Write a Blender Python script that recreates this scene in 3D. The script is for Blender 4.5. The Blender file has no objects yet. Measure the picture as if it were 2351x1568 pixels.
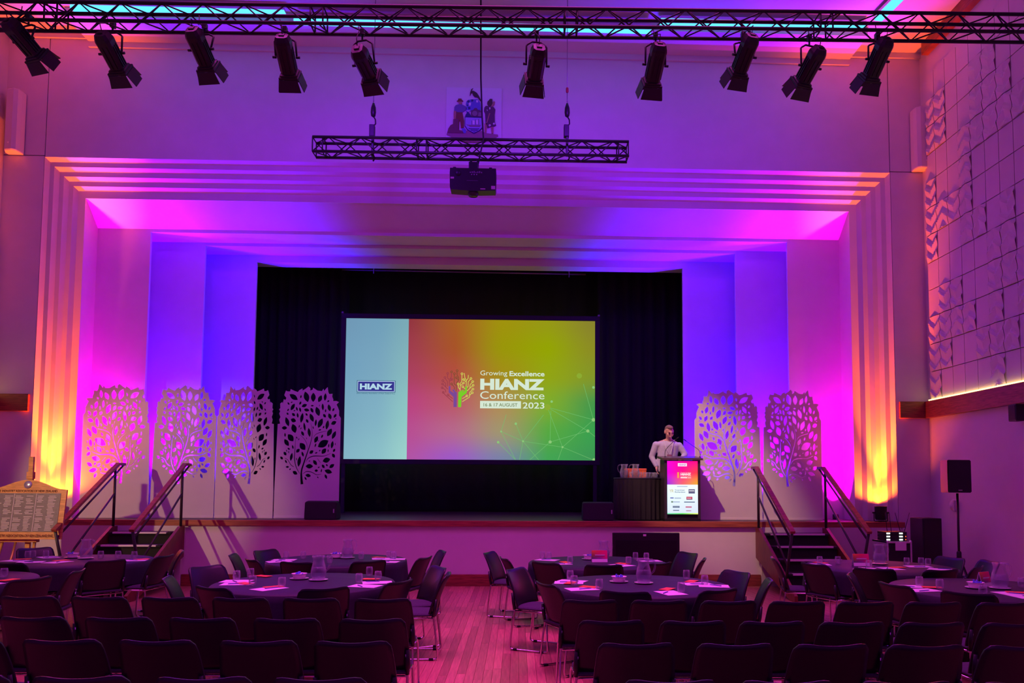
import bpy, bmesh, math, random
from mathutils import Vector, Matrix, Euler
import numpy as np
random.seed(7)
sc = bpy.context.scene
COL = sc.collection
PI = math.pi

# ------------------------------------------------------------------ camera
F, CX, CY = 1766.0, 1249.7, 999.8
YAW, PITCH, ROLL = 0.03436, 0.06396, 0.00482
HC = 1.75
def cam_axes():
    cy, sy, cp, sp, cr, sr = math.cos(YAW), math.sin(YAW), math.cos(PITCH), math.sin(PITCH), math.cos(ROLL), math.sin(ROLL)
    fwd = Vector((sy*cp, cy*cp, sp)); right = Vector((cy, -sy, 0)); up = right.cross(fwd)
    return right*cr+up*sr, -right*sr+up*cr, fwd
CR, CU, CF = cam_axes()
cam = bpy.data.cameras.new('camera'); camo = bpy.data.objects.new('camera', cam); COL.objects.link(camo)
camo.matrix_world = Matrix(((CR.x, CU.x, -CF.x, 0), (CR.y, CU.y, -CF.y, 0), (CR.z, CU.z, -CF.z, HC), (0, 0, 0, 1)))
cam.sensor_fit = 'HORIZONTAL'; cam.sensor_width = 36; cam.lens = F/2351*36
cam.shift_x = (1175.5-CX)/2351; cam.shift_y = (CY-784)/2351
cam.clip_start = 0.05; cam.clip_end = 200
sc.camera = camo
def A(x, y, Y=None, z=None, X=None):
    """point of the hall seen at photo position (x, y), on a known plane"""
    d = CR*((x-CX)/F) - CU*((y-CY)/F) + CF
    if Y is not None: t = Y/d.y
    elif z is not None: t = (z-HC)/d.z
    else: t = X/d.x
    return Vector((0, 0, HC)) + d*t

# ------------------------------------------------------------------ world, exposure
w = bpy.data.worlds.new('hall_ambience'); sc.world = w; w.use_nodes = True
bg = w.node_tree.nodes['Background']; bg.inputs[0].default_value = (0.40, 0.022, 0.58, 1); bg.inputs[1].default_value = 0.54
sc.view_settings.view_transform = 'Standard'; sc.view_settings.look = 'None'
sc.view_settings.exposure = 0; sc.view_settings.gamma = 1; sc.view_settings.use_curve_mapping = False
sc.cycles.use_denoising = True; sc.cycles.max_bounces = 6; sc.cycles.diffuse_bounces = 3; sc.cycles.glossy_bounces = 3
sc.cycles.transmission_bounces = 6; sc.cycles.transparent_max_bounces = 8; sc.cycles.sample_clamp_indirect = 4
sc.cycles.caustics_reflective = False; sc.cycles.caustics_refractive = False

def light(kind, name, loc, energy, color, target=None, size=0.1, angle=60, blend=0.5, size_y=None):
    l = bpy.data.lights.new(name, kind); l.energy = energy; l.color = color
    o = bpy.data.objects.new(name, l); COL.objects.link(o); o.location = loc
    if kind == 'SPOT': l.spot_size = math.radians(angle); l.spot_blend = blend; l.shadow_soft_size = size
    elif kind == 'AREA':
        l.shape = 'RECTANGLE' if size_y else 'SQUARE'; l.size = size
        if size_y: l.size_y = size_y
    else: l.shadow_soft_size = size
    if target is not None:
        o.rotation_euler = (Vector(target)-Vector(loc)).to_track_quat('-Z', 'Y').to_euler()
    return o
YF = A(1090, 1345.6, z=0).y          # stage front
YW = YF+0.32                          # front wall of the hall
YP = YW+0.30                          # inner edge of the portal
HS = A(1090, 1196, Y=YF).z            # stage height
Y1, Y2, Y3 = YP+0.62, YP+1.22, YP+1.82
# coloured uplights on the stage (lamp bodies are built further down)
UPL = A(113, 1180, Y=YW-0.05); UPR = A(2023, 1180, Y=YW-0.05)
ORANGE, MAGENTA, VIOLET, BLUE, WARM = (1, .095, .002), (1, .0, .80), (.11, 0, 1), (.03, .0, 1), (1, .60, .28)
for p, e in ((UPL, 4200), (UPR, 3600)):
    q = Vector((p.x, YW+0.02, HS+0.30))
    light('SPOT', 'orange_uplight_spill', q, e*.045, (1, .10, .002), (p.x, YW+0.4, HS+1.6), .04, 130, .8)
    light('SPOT', 'orange_uplight_beam', q, e, ORANGE, (p.x*1.03, YW+0.08, HS+4), .04, 36, 1)
def upl(px, Y, e, c, tgt, ang=84, bl=1):
    p = A(px, 1150, Y=Y); light('SPOT', 'stage_uplight_beam', (p.x, Y, HS+0.12), e, c, tgt, .05, ang, bl)
upl(232, Y1-0.20, 2300, MAGENTA, (A(170, 560, Y=Y1).x, Y1-0.02, 6), 66)
upl(372, Y2-0.30, 4200, VIOLET, (A(420, 560, Y=Y2).x, Y2+0.05, 6), 70)
upl(505, Y3-0.35, 4200, BLUE, (A(545, 560, Y=Y3).x, Y3+.05, 6), 66)
upl(1918, Y1-0.20, 2300, MAGENTA, (A(1975, 560, Y=Y1).x, Y1-.02, 6), 66)
upl(1775, Y2-0.30, 4200, VIOLET, (A(1730, 560, Y=Y2).x, Y2+.05, 6), 70)
upl(1650, Y3-0.35, 4200, BLUE, (A(1605, 560, Y=Y3).x, Y3+.05, 6), 66)
# fixtureless blue washes added behind the lighting truss, warm light from the profile spots and the left wall
for x, e in ((-5.6, 150), (-2.4, 290), (1.0, 290), (4.2, 150)): light('SPOT', 'added_blue_wash', (x, 10.45, 7.9), e, (.22, .012, 1), (x*.92-.05, YW, 6.7), .3, 125, 1)
light('SPOT', 'warm_wall_lamp', (-8.6, 7.0, 3.0), 620, WARM, (-6.8, YF, 1.6), .05, 36, .5)
light('SPOT', 'warm_stage_light', (.35, 9.9, 7.0), 1500, WARM, (3.2, YF+.5, 2.0), .06, 26, .6)
hw = light('AREA', 'added_floor_wash', (-0.5, 7.5, 8.9), 380, (.95, .07, .8), (-0.5, 7.5, 0), 9, size_y=5); hw.data.spread = math.radians(95)  # added area light with no fixture, brightens floor and tables

# ------------------------------------------------------------------ materials
def lin(c):
    return tuple(((v/255)/12.92 if v <= 10 else ((v/255+.055)/1.055)**2.4) for v in c)
MATS = {}
def mat(name, col, rough=.6, metal=0, noise=0, scale=8, bump=0, emit=None, estr=0, trans=0, spec=.5, stretch=None, rnd=0, ior=1.45, alpha=1):
    if name in MATS: return MATS[name]
    m = bpy.data.materials.new(name); m.use_nodes = True; nt = m.node_tree; b = nt.nodes['Principled BSDF']
    b.inputs['Base Color'].default_value = (*col, 1); b.inputs['Roughness'].default_value = rough; b.inputs['Metallic'].default_value = metal
    b.inputs['Specular IOR Level'].default_value = spec; b.inputs['IOR'].default_value = ior
    if trans: b.inputs['Transmission Weight'].default_value = trans
    if alpha < 1: b.inputs['Alpha'].default_value = alpha
    if emit: b.inputs['Emission Color'].default_value = (*emit, 1); b.inputs['Emission Strength'].default_value = estr
    if noise or bump:
        tc = nt.nodes.new('ShaderNodeTexCoord'); mp = nt.nodes.new('ShaderNodeMapping'); n = nt.nodes.new('ShaderNodeTexNoise')
        n.inputs['Scale'].default_value = scale; n.inputs['Detail'].default_value = 4
        if stretch: mp.inputs['Scale'].default_value = stretch
        nt.links.new(tc.outputs['Object'], mp.inputs['Vector']); nt.links.new(mp.outputs[0], n.inputs['Vector'])
        if noise:
            r = nt.nodes.new('ShaderNodeValToRGB')
            r.color_ramp.elements[0].position = .3; r.color_ramp.elements[1].position = .7
            r.color_ramp.elements[0].color = (*[v*(1-noise) for v in col], 1); r.color_ramp.elements[1].color = (*[min(1, v*(1+noise)) for v in col], 1)
            nt.links.new(n.outputs['Fac'], r.inputs[0]); out = r.outputs[0]
            if rnd:
                oi = nt.nodes.new('ShaderNodeObjectInfo'); mr = nt.nodes.new('ShaderNodeMapRange')
                mr.inputs['To Min'].default_value = 1-rnd; mr.inputs['To Max'].default_value = 1+rnd
                hs = nt.nodes.new('ShaderNodeHueSaturation')
                nt.links.new(oi.outputs['Random'], mr.inputs['Value']); nt.links.new(mr.outputs[0], hs.inputs['Value']); nt.links.new(out, hs.inputs['Color']); out = hs.outputs[0]
            nt.links.new(out, b.inputs['Base Color'])
        if bump:
            bp = nt.nodes.new('ShaderNodeBump'); bp.inputs['Strength'].default_value = bump; bp.inputs['Distance'].default_value = .01
            nt.links.new(n.outputs['Fac'], bp.inputs['Height']); nt.links.new(bp.outputs[0], b.inputs['Normal'])
    MATS[name] = m; return m
def emis(name, col, s=1):
    """light-giving picture or lamp surface; col is an sRGB triple"""
    if name in MATS: return MATS[name]
    m = bpy.data.materials.new(name); m.use_nodes = True; nt = m.node_tree; nt.nodes.remove(nt.nodes['Principled BSDF'])
    e = nt.nodes.new('ShaderNodeEmission'); e.inputs[0].default_value = (*lin(col), 1); e.inputs[1].default_value = s
    nt.links.new(e.outputs[0], nt.nodes['Material Output'].inputs[0]); MATS[name] = m; return m
def vcol_mat(name, emit=True, s=1):
    if name in MATS: return MATS[name]
    m = bpy.data.materials.new(name); m.use_nodes = True; nt = m.node_tree; b = nt.nodes['Principled BSDF']
    a = nt.nodes.new('ShaderNodeVertexColor'); a.layer_name = 'print'
    if emit:
        nt.nodes.remove(b); e = nt.nodes.new('ShaderNodeEmission'); e.inputs[1].default_value = s
        nt.links.new(a.outputs[0], e.inputs[0]); nt.links.new(e.outputs[0], nt.nodes['Material Output'].inputs[0])
    else:
        nt.links.new(a.outputs[0], b.inputs['Base Color']); b.inputs['Roughness'].default_value = .5
    MATS[name] = m; return m
M_WALL = mat('cream_plaster', (.72, .70, .66), .75, noise=.03, scale=3, bump=.05)
M_WALL2 = mat('plaster_relief', (.72, .70, .66), .55, noise=.03, scale=3)
M_CEIL = mat('ceiling_plaster', (.70, .68, .66), .8, noise=.03, scale=2)
M_RAIL = mat('jarrah_timber', (.27, .065, .04), .4, noise=.35, scale=6, stretch=(1, 1, 9), bump=.05)
M_LIP = mat('stage_edge_timber', (.36, .10, .05), .4, noise=.3, scale=5, stretch=(.6, 4, 9))
M_FLOOR = mat('polished_floorboard', (.52, .23, .14), .33, noise=.22, scale=5, stretch=(9, .7, 1), bump=.03, rnd=.28)
M_FBASE = mat('subfloor', (.05, .02, .015), .9)
M_STAGE = mat('stage_floor', (.05, .03, .03), .45, noise=.3, scale=4, stretch=(1, 8, 1))
M_BLACK = mat('black_metal', (.012, .011, .013), .45)
M_TRUSS = mat('black_truss_paint', (.016, .013, .016), .42)
M_CURT = mat('black_drape', (.012, .010, .014), .9)
M_PLAST = mat('black_chair_plastic', (.012, .010, .016), .38, noise=.1, scale=60, bump=.03)
M_SEAT = mat('charcoal_seat_fabric', (.055, .045, .075), .9, noise=.2, scale=90)
M_CHROME = mat('chrome_tube', (.75, .73, .75), .16, 1)
M_RUBBER = mat('black_rubber', (.012, .012, .012), .7)
M_CLOTH = mat('black_tablecloth', (.022, .020, .036), .62, noise=.15, scale=40)
M_WHITE = mat('white_paper', (.82, .80, .80), .6)
M_CHINA = mat('white_china', (.8, .78, .76), .25)
M_ORANGE = mat('orange_print', (.85, .16, .05), .5, noise=.25, scale=14)
M_PEN = mat('blue_pen_plastic', (.10, .10, .45), .3)
def thin_glass(name, tint, body, edge):
    """clear thin glass: see-through face-on, brighter and shinier towards the rims"""
    m = bpy.data.materials.new(name); m.use_nodes = True; nt = m.node_tree; b = nt.nodes['Principled BSDF']
    b.inputs['Base Color'].default_value = (*body, 1); b.inputs['Roughness'].default_value = .05; b.inputs['Specular IOR Level'].default_value = .9
    t = nt.nodes.new('ShaderNodeBsdfTransparent'); t.inputs[0].default_value = (*tint, 1); lw = nt.nodes.new('ShaderNodeLayerWeight'); lw.inputs[0].default_value = .35
    mr = nt.nodes.new('ShaderNodeMapRange'); mr.inputs['To Min'].default_value = edge[0]; mr.inputs['To Max'].default_value = edge[1]; mx = nt.nodes.new('ShaderNodeMixShader')
    nt.links.new(lw.outputs['Facing'], mr.inputs['Value']); nt.links.new(mr.outputs[0], mx.inputs[0]); nt.links.new(t.outputs[0], mx.inputs[1]); nt.links.new(b.outputs[0], mx.inputs[2]); nt.links.new(mx.outputs[0], nt.nodes['Material Output'].inputs[0]); return m
M_GLASS = thin_glass('clear_glass', (.97, .97, .98), (.55, .56, .62), (.05, .75))
M_WATER = thin_glass('water', (.90, .92, .97), (.55, .58, .72), (.12, .5))
M_LOLLY = mat('blue_sweet_wrapper', (.10, .16, .75), .35, noise=.4, scale=60)
M_SCREENB = mat('screen_border', (.018, .012, .02), .7)
M_PLY = mat('white_painted_board', (.76, .70, .70), .6, noise=.02, scale=4)
M_SPKW = mat('white_speaker_shell', (.68, .66, .68), .45)
M_GRILLE = mat('black_speaker_grille', (.016, .015, .018), .7, noise=.3, scale=150, bump=.1)
M_EASEL = mat('golden_oak', (.62, .30, .09), .45, noise=.25, scale=7, stretch=(1, 1, 6))
M_SLATE = mat('engraved_plate', (.17, .15, .16), .45, noise=.1, scale=30)
M_STEEL = mat('dark_handrail_steel', (.03, .022, .028), .4)
M_NOSE = mat('pale_stair_nosing', (.78, .74, .70), .5)
M_TREAD = mat('black_stair_tread', (.015, .012, .014), .8)
M_STRING = mat('red_stained_stringer', (.17, .03, .025), .4, noise=.25, scale=5, stretch=(1, 5, 1))
M_ALU = mat('aluminium_edge', (.7, .7, .72), .35, .6)
M_WIRE = mat('steel_wire', (.35, .33, .36), .4, .7)
M_TUBE = emis('led_tube_cyan', (90, 205, 255), 1.6)
M_LEDW = emis('warm_led_tape', (255, 206, 110), 6)

# ------------------------------------------------------------------ mesh builder
class MB:
    def __init__(s): s.v = []; s.f = []; s.sm = []
    def add(s, vs, fs, M=None, smooth=False):
        o = len(s.v)
        s.v += [tuple(M @ Vector(p)) if M else tuple(p) for p in vs]
        s.f += [tuple(i+o for i in f) for f in fs]; s.sm += [smooth]*len(fs); return s
    def box(s, a, b, M=None, bev=0):
        (x0, y0, z0), (x1, y1, z1) = a, b
        if x0 > x1: x0, x1 = x1, x0
        if y0 > y1: y0, y1 = y1, y0
        if z0 > z1: z0, z1 = z1, z0
        if bev:
            bm = bmesh.new(); bmesh.ops.create_cube(bm, size=1)
            for v in bm.verts: v.co = Vector(((x0+x1)/2+v.co.x*(x1-x0), (y0+y1)/2+v.co.y*(y1-y0), (z0+z1)/2+v.co.z*(z1-z0)))
            bmesh.ops.bevel(bm, geom=bm.edges[:], offset=bev, segments=2, affect='EDGES', profile=.6)
            s.bm(bm, M); return s
        return s.add([(x0, y0, z0), (x1, y0, z0), (x1, y1, z0), (x0, y1, z0), (x0, y0, z1), (x1, y0, z1), (x1, y1, z1), (x0, y1, z1)],
                     [(0, 3, 2, 1), (4, 5, 6, 7), (0, 1, 5, 4), (1, 2, 6, 5), (2, 3, 7, 6), (3, 0, 4, 7)], M)
    def bm(s, bm, M=None, smooth=False):
        bm.verts.index_update(); s.add([v.co[:] for v in bm.verts], [[v.index for v in f.verts] for f in bm.faces], M, smooth); bm.free(); return s
    def tube(s, pts, r, n=8, M=None, cap=True, smooth=True):
        pts = [Vector(p) for p in pts]; rs = r if isinstance(r, (list, tuple)) else [r]*len(pts)
        vs = []; fs = []; up = None
        for i, p in enumerate(pts):
            t = (pts[min(i+1, len(pts)-1)]-pts[max(i-1, 0)])
            t = t.normalized() if t.length > 1e-9 else Vector((0, 0, 1))
            if up is None:
                up = Vector((0, 0, 1)) if abs(t.z) < .9 else Vector((1, 0, 0))
            e1 = (up - t*up.dot(t)); e1 = e1.normalized() if e1.length > 1e-6 else t.orthogonal().normalized(); up = e1; e2 = t.cross(e1)
            for k in range(n):
                a = 2*PI*k/n+PI/n; vs.append(p+(e1*math.cos(a)+e2*math.sin(a))*rs[i])
        for i in range(len(pts)-1):
            for k in range(n): fs.append((i*n+k, i*n+(k+1) % n, (i+1)*n+(k+1) % n, (i+1)*n+k))
        s.add(vs, fs, M, smooth)
        if cap:
            o = len(s.v)-len(vs)
            s.f += [tuple(o+k for k in range(n))[::-1], tuple(o+(len(pts)-1)*n+k for k in range(n))]; s.sm += [False, False]
        return s
    def lathe(s, prof, n=20, M=None, smooth=True, cap=False):
        vs = []; fs = []
        for r, z in prof:
            for k in range(n): a = 2*PI*k/n; vs.append((r*math.cos(a), r*math.sin(a), z))
        for i in range(len(prof)-1):
            for k in range(n): fs.append((i*n+k, i*n+(k+1) % n, (i+1)*n+(k+1) % n, (i+1)*n+k))
        s.add(vs, fs, M, smooth)
        if cap:
            o = len(s.v)-len(vs); s.f += [tuple(o+k for k in range(n))[::-1], tuple(o+(len(prof)-1)*n+k for k in range(n))]; s.sm += [False, False]
        return s
    def prism(s, poly, y0, y1, M=None):
        """polygon in x-z extruded along y"""
        n = len(poly); vs = [(x, y0, z) for x, z in poly]+[(x, y1, z) for x, z in poly]
        fs = [tuple(range(n)), tuple(range(n, 2*n))[::-1]]+[(k, k+n, (k+1) % n+n, (k+1) % n) for k in range(n)]
        return s.add(vs, fs, M)
    def mesh(s, name):
        me = bpy.data.meshes.new(name); me.from_pydata(s.v, [], s.f); me.polygons.foreach_set('use_smooth', s.sm); 
        bm = bmesh.new(); bm.from_mesh(me); bmesh.ops.recalc_face_normals(bm, faces=bm.faces); bm.to_mesh(me); bm.free(); me.update(); return me
    def build(s, name, m, parent=None, loc=None): return obj(name, s.mesh(name), m, parent, loc)
def obj(name, me, m=None, parent=None, loc=None):
    o = bpy.data.objects.new(name, me); COL.objects.link(o)
    if m and not me.materials: me.materials.append(m)
    if parent: o.parent = parent
    if loc is not None: o.location = loc
    return o
def tag(o, label, cat, group=None):
    o['label'] = label; o['category'] = cat
    if group: o['group'] = group
    return o
def thing(name, label, cat, loc=(0, 0, 0), rz=0, group=None):
    o = bpy.data.objects.new(name, None); COL.objects.link(o); o.location = loc; o.rotation_euler = (0, 0, rz); o.empty_display_size = .1
    return tag(o, label, cat, group)
def struct(o, label=None):
    o['kind'] = 'structure'
    if label: o['label'] = label
    return o
def sempty(name, label=None):
    o = bpy.data.objects.new(name, None); COL.objects.link(o); return struct(o, label)
def dup(root, loc, rz, label=None, group=None):
    r = root.copy(); COL.objects.link(r); r.location = loc; r.rotation_euler = (0, 0, rz)
    if label: r['label'] = label
    if group: r['group'] = group
    for ch in list(root.children):
        c = ch.copy(); COL.objects.link(c); c.parent = r
        for g in list(ch.children):
            d = g.copy(); COL.objects.link(d); d.parent = c
    return r
def from_curve(cu, name):
    o = bpy.data.objects.new('tmp', cu); COL.objects.link(o); dg = bpy.context.evaluated_depsgraph_get(); dg.update()
    me = bpy.data.meshes.new_from_object(o.evaluated_get(dg)); me.name = name
    bpy.data.objects.remove(o); bpy.data.curves.remove(cu); me.materials.clear(); return me
def text(name, body, size, m, parent, loc, bold=0, depth=.001, align='LEFT', width=None, sx=1):
    cu = bpy.data.curves.new('txt', 'FONT'); cu.body = body; cu.size = size; cu.extrude = depth; cu.offset = bold*size; cu.align_x = align; cu.resolution_u = 3
    me = from_curve(cu, name)
    xs = [v.co.x for v in me.vertices]
    k = sx
    if width and xs: k = width/(max(xs)-min(xs))
    for v in me.vertices: v.co = Vector((v.co.x*k, -v.co.z, v.co.y))
    o = obj(name, me, m, parent, loc); return o
def flat(polys, name, m, parent, loc=(0, 0, 0), depth=.002):
    """flat shape in the x-z plane with holes (even-odd), given thickness along y"""
    cu = bpy.data.curves.new('shape', 'CURVE'); cu.dimensions = '2D'; cu.fill_mode = 'BOTH'; cu.extrude = depth/2
    for poly in polys:
        sp = cu.splines.new('POLY'); sp.points.add(len(poly)-1)
        for p, (x, y) in zip(sp.points, poly): p.co = (x, y, 0, 1)
        sp.use_cyclic_u = True
    me = from_curve(cu, name)
    for v in me.vertices: v.co = Vector((v.co.x, -v.co.z, v.co.y))
    return obj(name, me, m, parent, loc)
def gradgrid(name, m, parent, x0, x1, z0, z1, y, cols, n=24):
    """picture surface whose colours are interpolated from a small table (rows top to bottom)"""
    R, C = len(cols), len(cols[0]); vs = []; cl = []
    arr = np.array([[lin(c) for c in r] for r in cols])
    for j in range(n+1):
        for i in range(n+1):
            u, v = i/n, j/n; vs.append((x0+(x1-x0)*u, y, z1+(z0-z1)*v))
            a, b = u*(C-1), v*(R-1); ia, ib = min(int(a), C-2), min(int(b), R-2); fa, fb = a-ia, b-ib
            fa = fa*fa*(3-2*fa)*.5+fa*.5; fb = fb*fb*(3-2*fb)*.5+fb*.5
            c = (arr[ib, ia]*(1-fa)+arr[ib, ia+1]*fa)*(1-fb)+(arr[ib+1, ia]*(1-fa)+arr[ib+1, ia+1]*fa)*fb; cl.append(c)
    fs = [(j*(n+1)+i, (j+1)*(n+1)+i, (j+1)*(n+1)+i+1, j*(n+1)+i+1) for j in range(n) for i in range(n)]
    me = bpy.data.meshes.new(name); me.from_pydata(vs, [], fs)
    at = me.color_attributes.new('print', 'FLOAT_COLOR', 'POINT')
    for k, c in enumerate(cl): at.data[k].color = (*c, 1)
    return obj(name, me, m, parent)
def align(p0, p1):
    p0, p1 = Vector(p0), Vector(p1); d = p1-p0
    return Matrix.Translation(p0) @ d.to_track_quat('Y', 'Z').to_matrix().to_4x4()

# ================================================================== THE HALL
XR = A(2133, 961, Y=YW).x; XL = A(6, 400, Y=YW).x
ZC = A(100, 76, Y=YW).z; ZM = A(1085, 119, Y=YW).z
pl, pr = A(103, 360, Y=YW), A(2043, 397, Y=YW); ZT = (pl.z+pr.z)/2
XPL, XPR = pl.x, pr.x
gl = A(40, 356, Y=YW).z
# floor -------------------------------------------------------------
fl = struct(MB().box((XL, -2, -.12), (XR, YF+.6, -.02)).build('floor', M_FBASE), 'reddish polished timber strip floor')
BW = .082
bm_rest = MB(); bmesh_cache = {}
rows = int((XR-XL)/BW)
aisle = []
for i in range(rows):
    x = XL+i*BW; y = 1.5-random.random()*2.2
    while y < YF+.05:
        L = random.choice((1.6, 2.0, 2.4, 2.8)); y1 = min(y+L, YF+.05)
        xc = x+BW/2
        if -1.62 < xc < 1.55 and y1 > 3.2: aisle.append((xc, y, y1))
        else: bm_rest.box((x+.0012, y, -.02), (x+BW-.0012, y1-.002, -random.random()*.0012))
        y = y1
aisle.sort(key=lambda t: -(t[2]))
for (xc, y, y1) in aisle[:300]:
    key = round(y1-y, 2)
    if key not in bmesh_cache: bmesh_cache[key] = MB().box((-BW/2+.0012, 0, -.02), (BW/2-.0012, key-.002, 0)).mesh('floorboard')
    obj('floorboard', bmesh_cache[key], M_FLOOR, fl, (xc, y, -random.random()*.0012))
for (xc, y, y1) in aisle[300:]: bm_rest.box((xc-BW/2+.0012, y, -.02), (xc+BW/2-.0012, y1-.002, -random.random()*.0012))
r = bm_rest.build('floorboards', M_FLOOR, fl); r['kind'] = 'stuff'
# front wall --------------------------------------------------------
wf = sempty('wall_front', 'cream plaster wall around the stage opening with fine grooves between panels')
G = .008
def wallbox(name, x0, x1, z0, z1, y=YW, t=.12, m=M_WALL): return MB().box((x0, y, z0), (x1, y+t, z1)).build(name, m, wf)
wallbox('wall_panel', XPL+G, XPR-G, ZT, ZC)
wallbox('wall_panel', XL, XPL-G, gl+G, ZC); wallbox('wall_panel', XPR+G, XR, gl+G, ZC)
wallbox('wall_panel', XL, XPL-G, 0, gl-G); wallbox('wall_panel', XPR+G, XR, 0, gl-G)
wallbox('wall_backing', XL, XR, ZT+.05, ZC, YW+.08, .1); wallbox('wall_backing', XL, XPL, 0, ZC, YW+.08, .1); wallbox('wall_backing', XPR, XR, 0, ZC, YW+.08, .1)
# stepped portal ----------------------------------------------------
il, ir = A(190, 449, Y=YP), A(1955, 480, Y=YP)
prof = []
NF = 4
for i in range(NF):
    prof.append((i/NF, i/NF)); prof.append((i/NF+.42/NF, (i+1)/NF))
prof.append((1, 1))
def fr(wv, dv): return (XPL+(il.x-XPL)*wv, XPR+(ir.x-XPR)*wv, ZT+((il.z+ir.z)/2-ZT)*wv, YW+(YP-YW)*dv)
portal = sempty('trim_1', 'stepped cream proscenium surround with four fluted bands')
def strip(name, a, b, parent, m=M_WALL, zb=HS):
    s = MB(); (l0, r0, t0, y0), (l1, r1, t1, y1) = a, b
    s.add([(l0, y0, zb), (l1, y1, zb), (l1, y1, t1), (l0, y0, t0)], [(0, 1, 2, 3)])
    s.add([(r0, y0, zb), (r1, y1, zb), (r1, y1, t1), (r0, y0, t0)], [(3, 2, 1, 0)])
    s.add([(l0, y0, t0), (l1, y1, t1), (r1, y1, t1), (r0, y0, t0)], [(0, 1, 2, 3)]); return s
for i in range(NF):
    s = strip('f', fr(*prof[2*i]), fr(*prof[2*i+1]), portal); t = strip('f', fr(*prof[2*i+1]), fr(*prof[2*i+2]), portal)
    s.add(t.v, t.f); s.build('flute_band', M_WALL, portal)
zi = (il.z+ir.z)/2
# inner lip and splayed reveal, then three stepped wings -------------
o1l, o1r = A(225, 523, Y=Y1), A(1925, 552, Y=Y1); z1 = (o1l.z+o1r.z)/2
lip = (il.x+.0, ir.x, zi, YP)
lip2 = (il.x+.05, ir.x-.05, zi-.05, YP); lip3 = (il.x+.05, ir.x-.05, zi-.05, YP+.03)
s = strip('f', lip, lip2, portal); t = strip('f', lip2, lip3, portal); s.add(t.v, t.f); s.build('inner_lip', M_WALL, portal)
reveal = sempty('trim_2', 'splayed cream reveal and stepped wing panels inside the stage opening')
strip('f', lip3, (o1l.x, o1r.x, z1, Y1), reveal).build('splayed_reveal', M_WALL, reveal)
def wing(Yk, xo_l, xi_l, xo_r, xi_r, zt, hdr, nextY):
    zb = zt-hdr
    MB().box((xo_l, Yk, HS), (xi_l, Yk+.06, zt)).build('wing_panel', M_WALL, reveal)
    MB().box((xi_r, Yk, HS), (xo_r, Yk+.06, zt)).build('wing_panel', M_WALL, reveal)
    MB().box((xi_l, Yk, zb), (xi_r, Yk+.05, zt)).build('header', M_WALL, reveal)
    MB().box((xo_l, Yk+.05, zb), (xo_r, nextY, zb+.06)).build('soffit', M_WALL, reveal)
    return zb
z2 = wing(Y1, o1l.x, A(340, 700, Y=Y1).x, o1r.x, A(1809, 700, Y=Y1).x, z1, .06, Y2)
z3 = wing(Y2, A(325, 700, Y=Y2).x, A(467, 700, Y=Y2).x, A(1825, 700, Y=Y2).x, A(1689, 700, Y=Y2).x, z2, .06, Y3)
ZO = A(1085, 609, Y=Y3).z
z4 = wing(Y3, A(450, 700, Y=Y3).x, A(587, 700, Y=Y3).x, A(1710, 700, Y=Y3).x, A(1567.5, 700, Y=Y3).x, z3, z3-ZO, Y3+.35)
struct(MB().box((XL, YW+.2, ZT+.1), (XR, YW+.3, ZC)).build('wall_stage_inner', M_CURT))
# backstage box
sb = sempty('wall_back', 'black backstage surround')
MB().box((XL-.5, Y3+3.2, 0), (XR+.5, Y3+3.3, 8)).build('black_wall', M_CURT, sb)
MB().box((XL-.5, YW+.3, 0), (XL-.4, Y3+3.2, 8)).build('black_wall', M_CURT, sb); MB().box((XR+.4, YW+.3, 0), (XR+.5, Y3+3.2, 8)).build('black_wall', M_CURT, sb)
MB().box((XL-.5, YW+.3, 7.5), (XR+.5, Y3+3.3, 7.6)).build('black_roof', M_CURT, sb)
# stage -------------------------------------------------------------
SXL, SXR = A(58, 1200, Y=YF).x, A(2075, 1205, Y=YF).x
struct(MB().box((SXL, YF+.02, HS-.05), (SXR, Y3+3.2, HS)).build('floor_stage', M_STAGE), 'dark timber stage floor')
struct(MB().box((SXL, YF+.04, 0), (SXR, YF+.14, HS-.05)).build('wall_apron', M_WALL), 'cream painted front of the stage')
struct(MB().box((SXL-.02, YF-.015, HS-.095), (SXR+.02, YF+.05, HS+.004), bev=.008).build('trim_3', M_LIP), 'red-brown timber nosing along the stage edge')
MB_ = MB()
for (a, b, nm) in ((85, 417, 0), (1747, 2068, 0)):
    struct(MB().box((A(a, 1250, Y=YF).x, YF-.03, 0), (A(b, 1250, Y=YF).x, YF+.05, HS-.095)).build('wall_stair_back', M_WALL), 'shallow cream plinth behind the stage stairs')
struct(MB().box((A(417, 1250, Y=YF).x+.01, YF-.01, 0), (A(1747, 1250, Y=YF).x-.01, YF+.05, A(1090, 1319, Y=YF).z), bev=.006).build('baseboard_front', M_RAIL), 'red-brown skirting board under the stage')
# side walls, dado rails, LED tape ----------------------------------
zrt, zrb = A(2168, 914, X=XR).z, A(2131, 961, Y=YW).z
struct(MB().box((XR, 0, 0), (XR+.15, YW+.1, ZC+.3)).build('wall_right', M_WALL), 'right-hand wall, plain below the timber rail')
wr = bpy.data.objects['wall_right']
struct(MB().box((XL-.15, 0, 0), (XL, YW+.1, ZC+.3)).build('wall_left', M_WALL), 'left-hand wall')
RT = .09
struct(MB().box((XR-RT, 0, zrb), (XR, YW, zrt-.01), bev=.01).build('trim_4', M_RAIL), 'deep red-brown timber rail along the right wall')
struct(MB().box((XPR+.06, YW-.05, zrb), (XR-RT, YW, zrt-.01), bev=.008).build('trim_5', M_RAIL), 'short timber rail on the front wall right of the stage')
struct(MB().box((XL, 0, zrb), (XL+RT, YW, zrt-.01), bev=.01).build('trim_6', M_RAIL), 'timber rail along the left wall')
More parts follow.
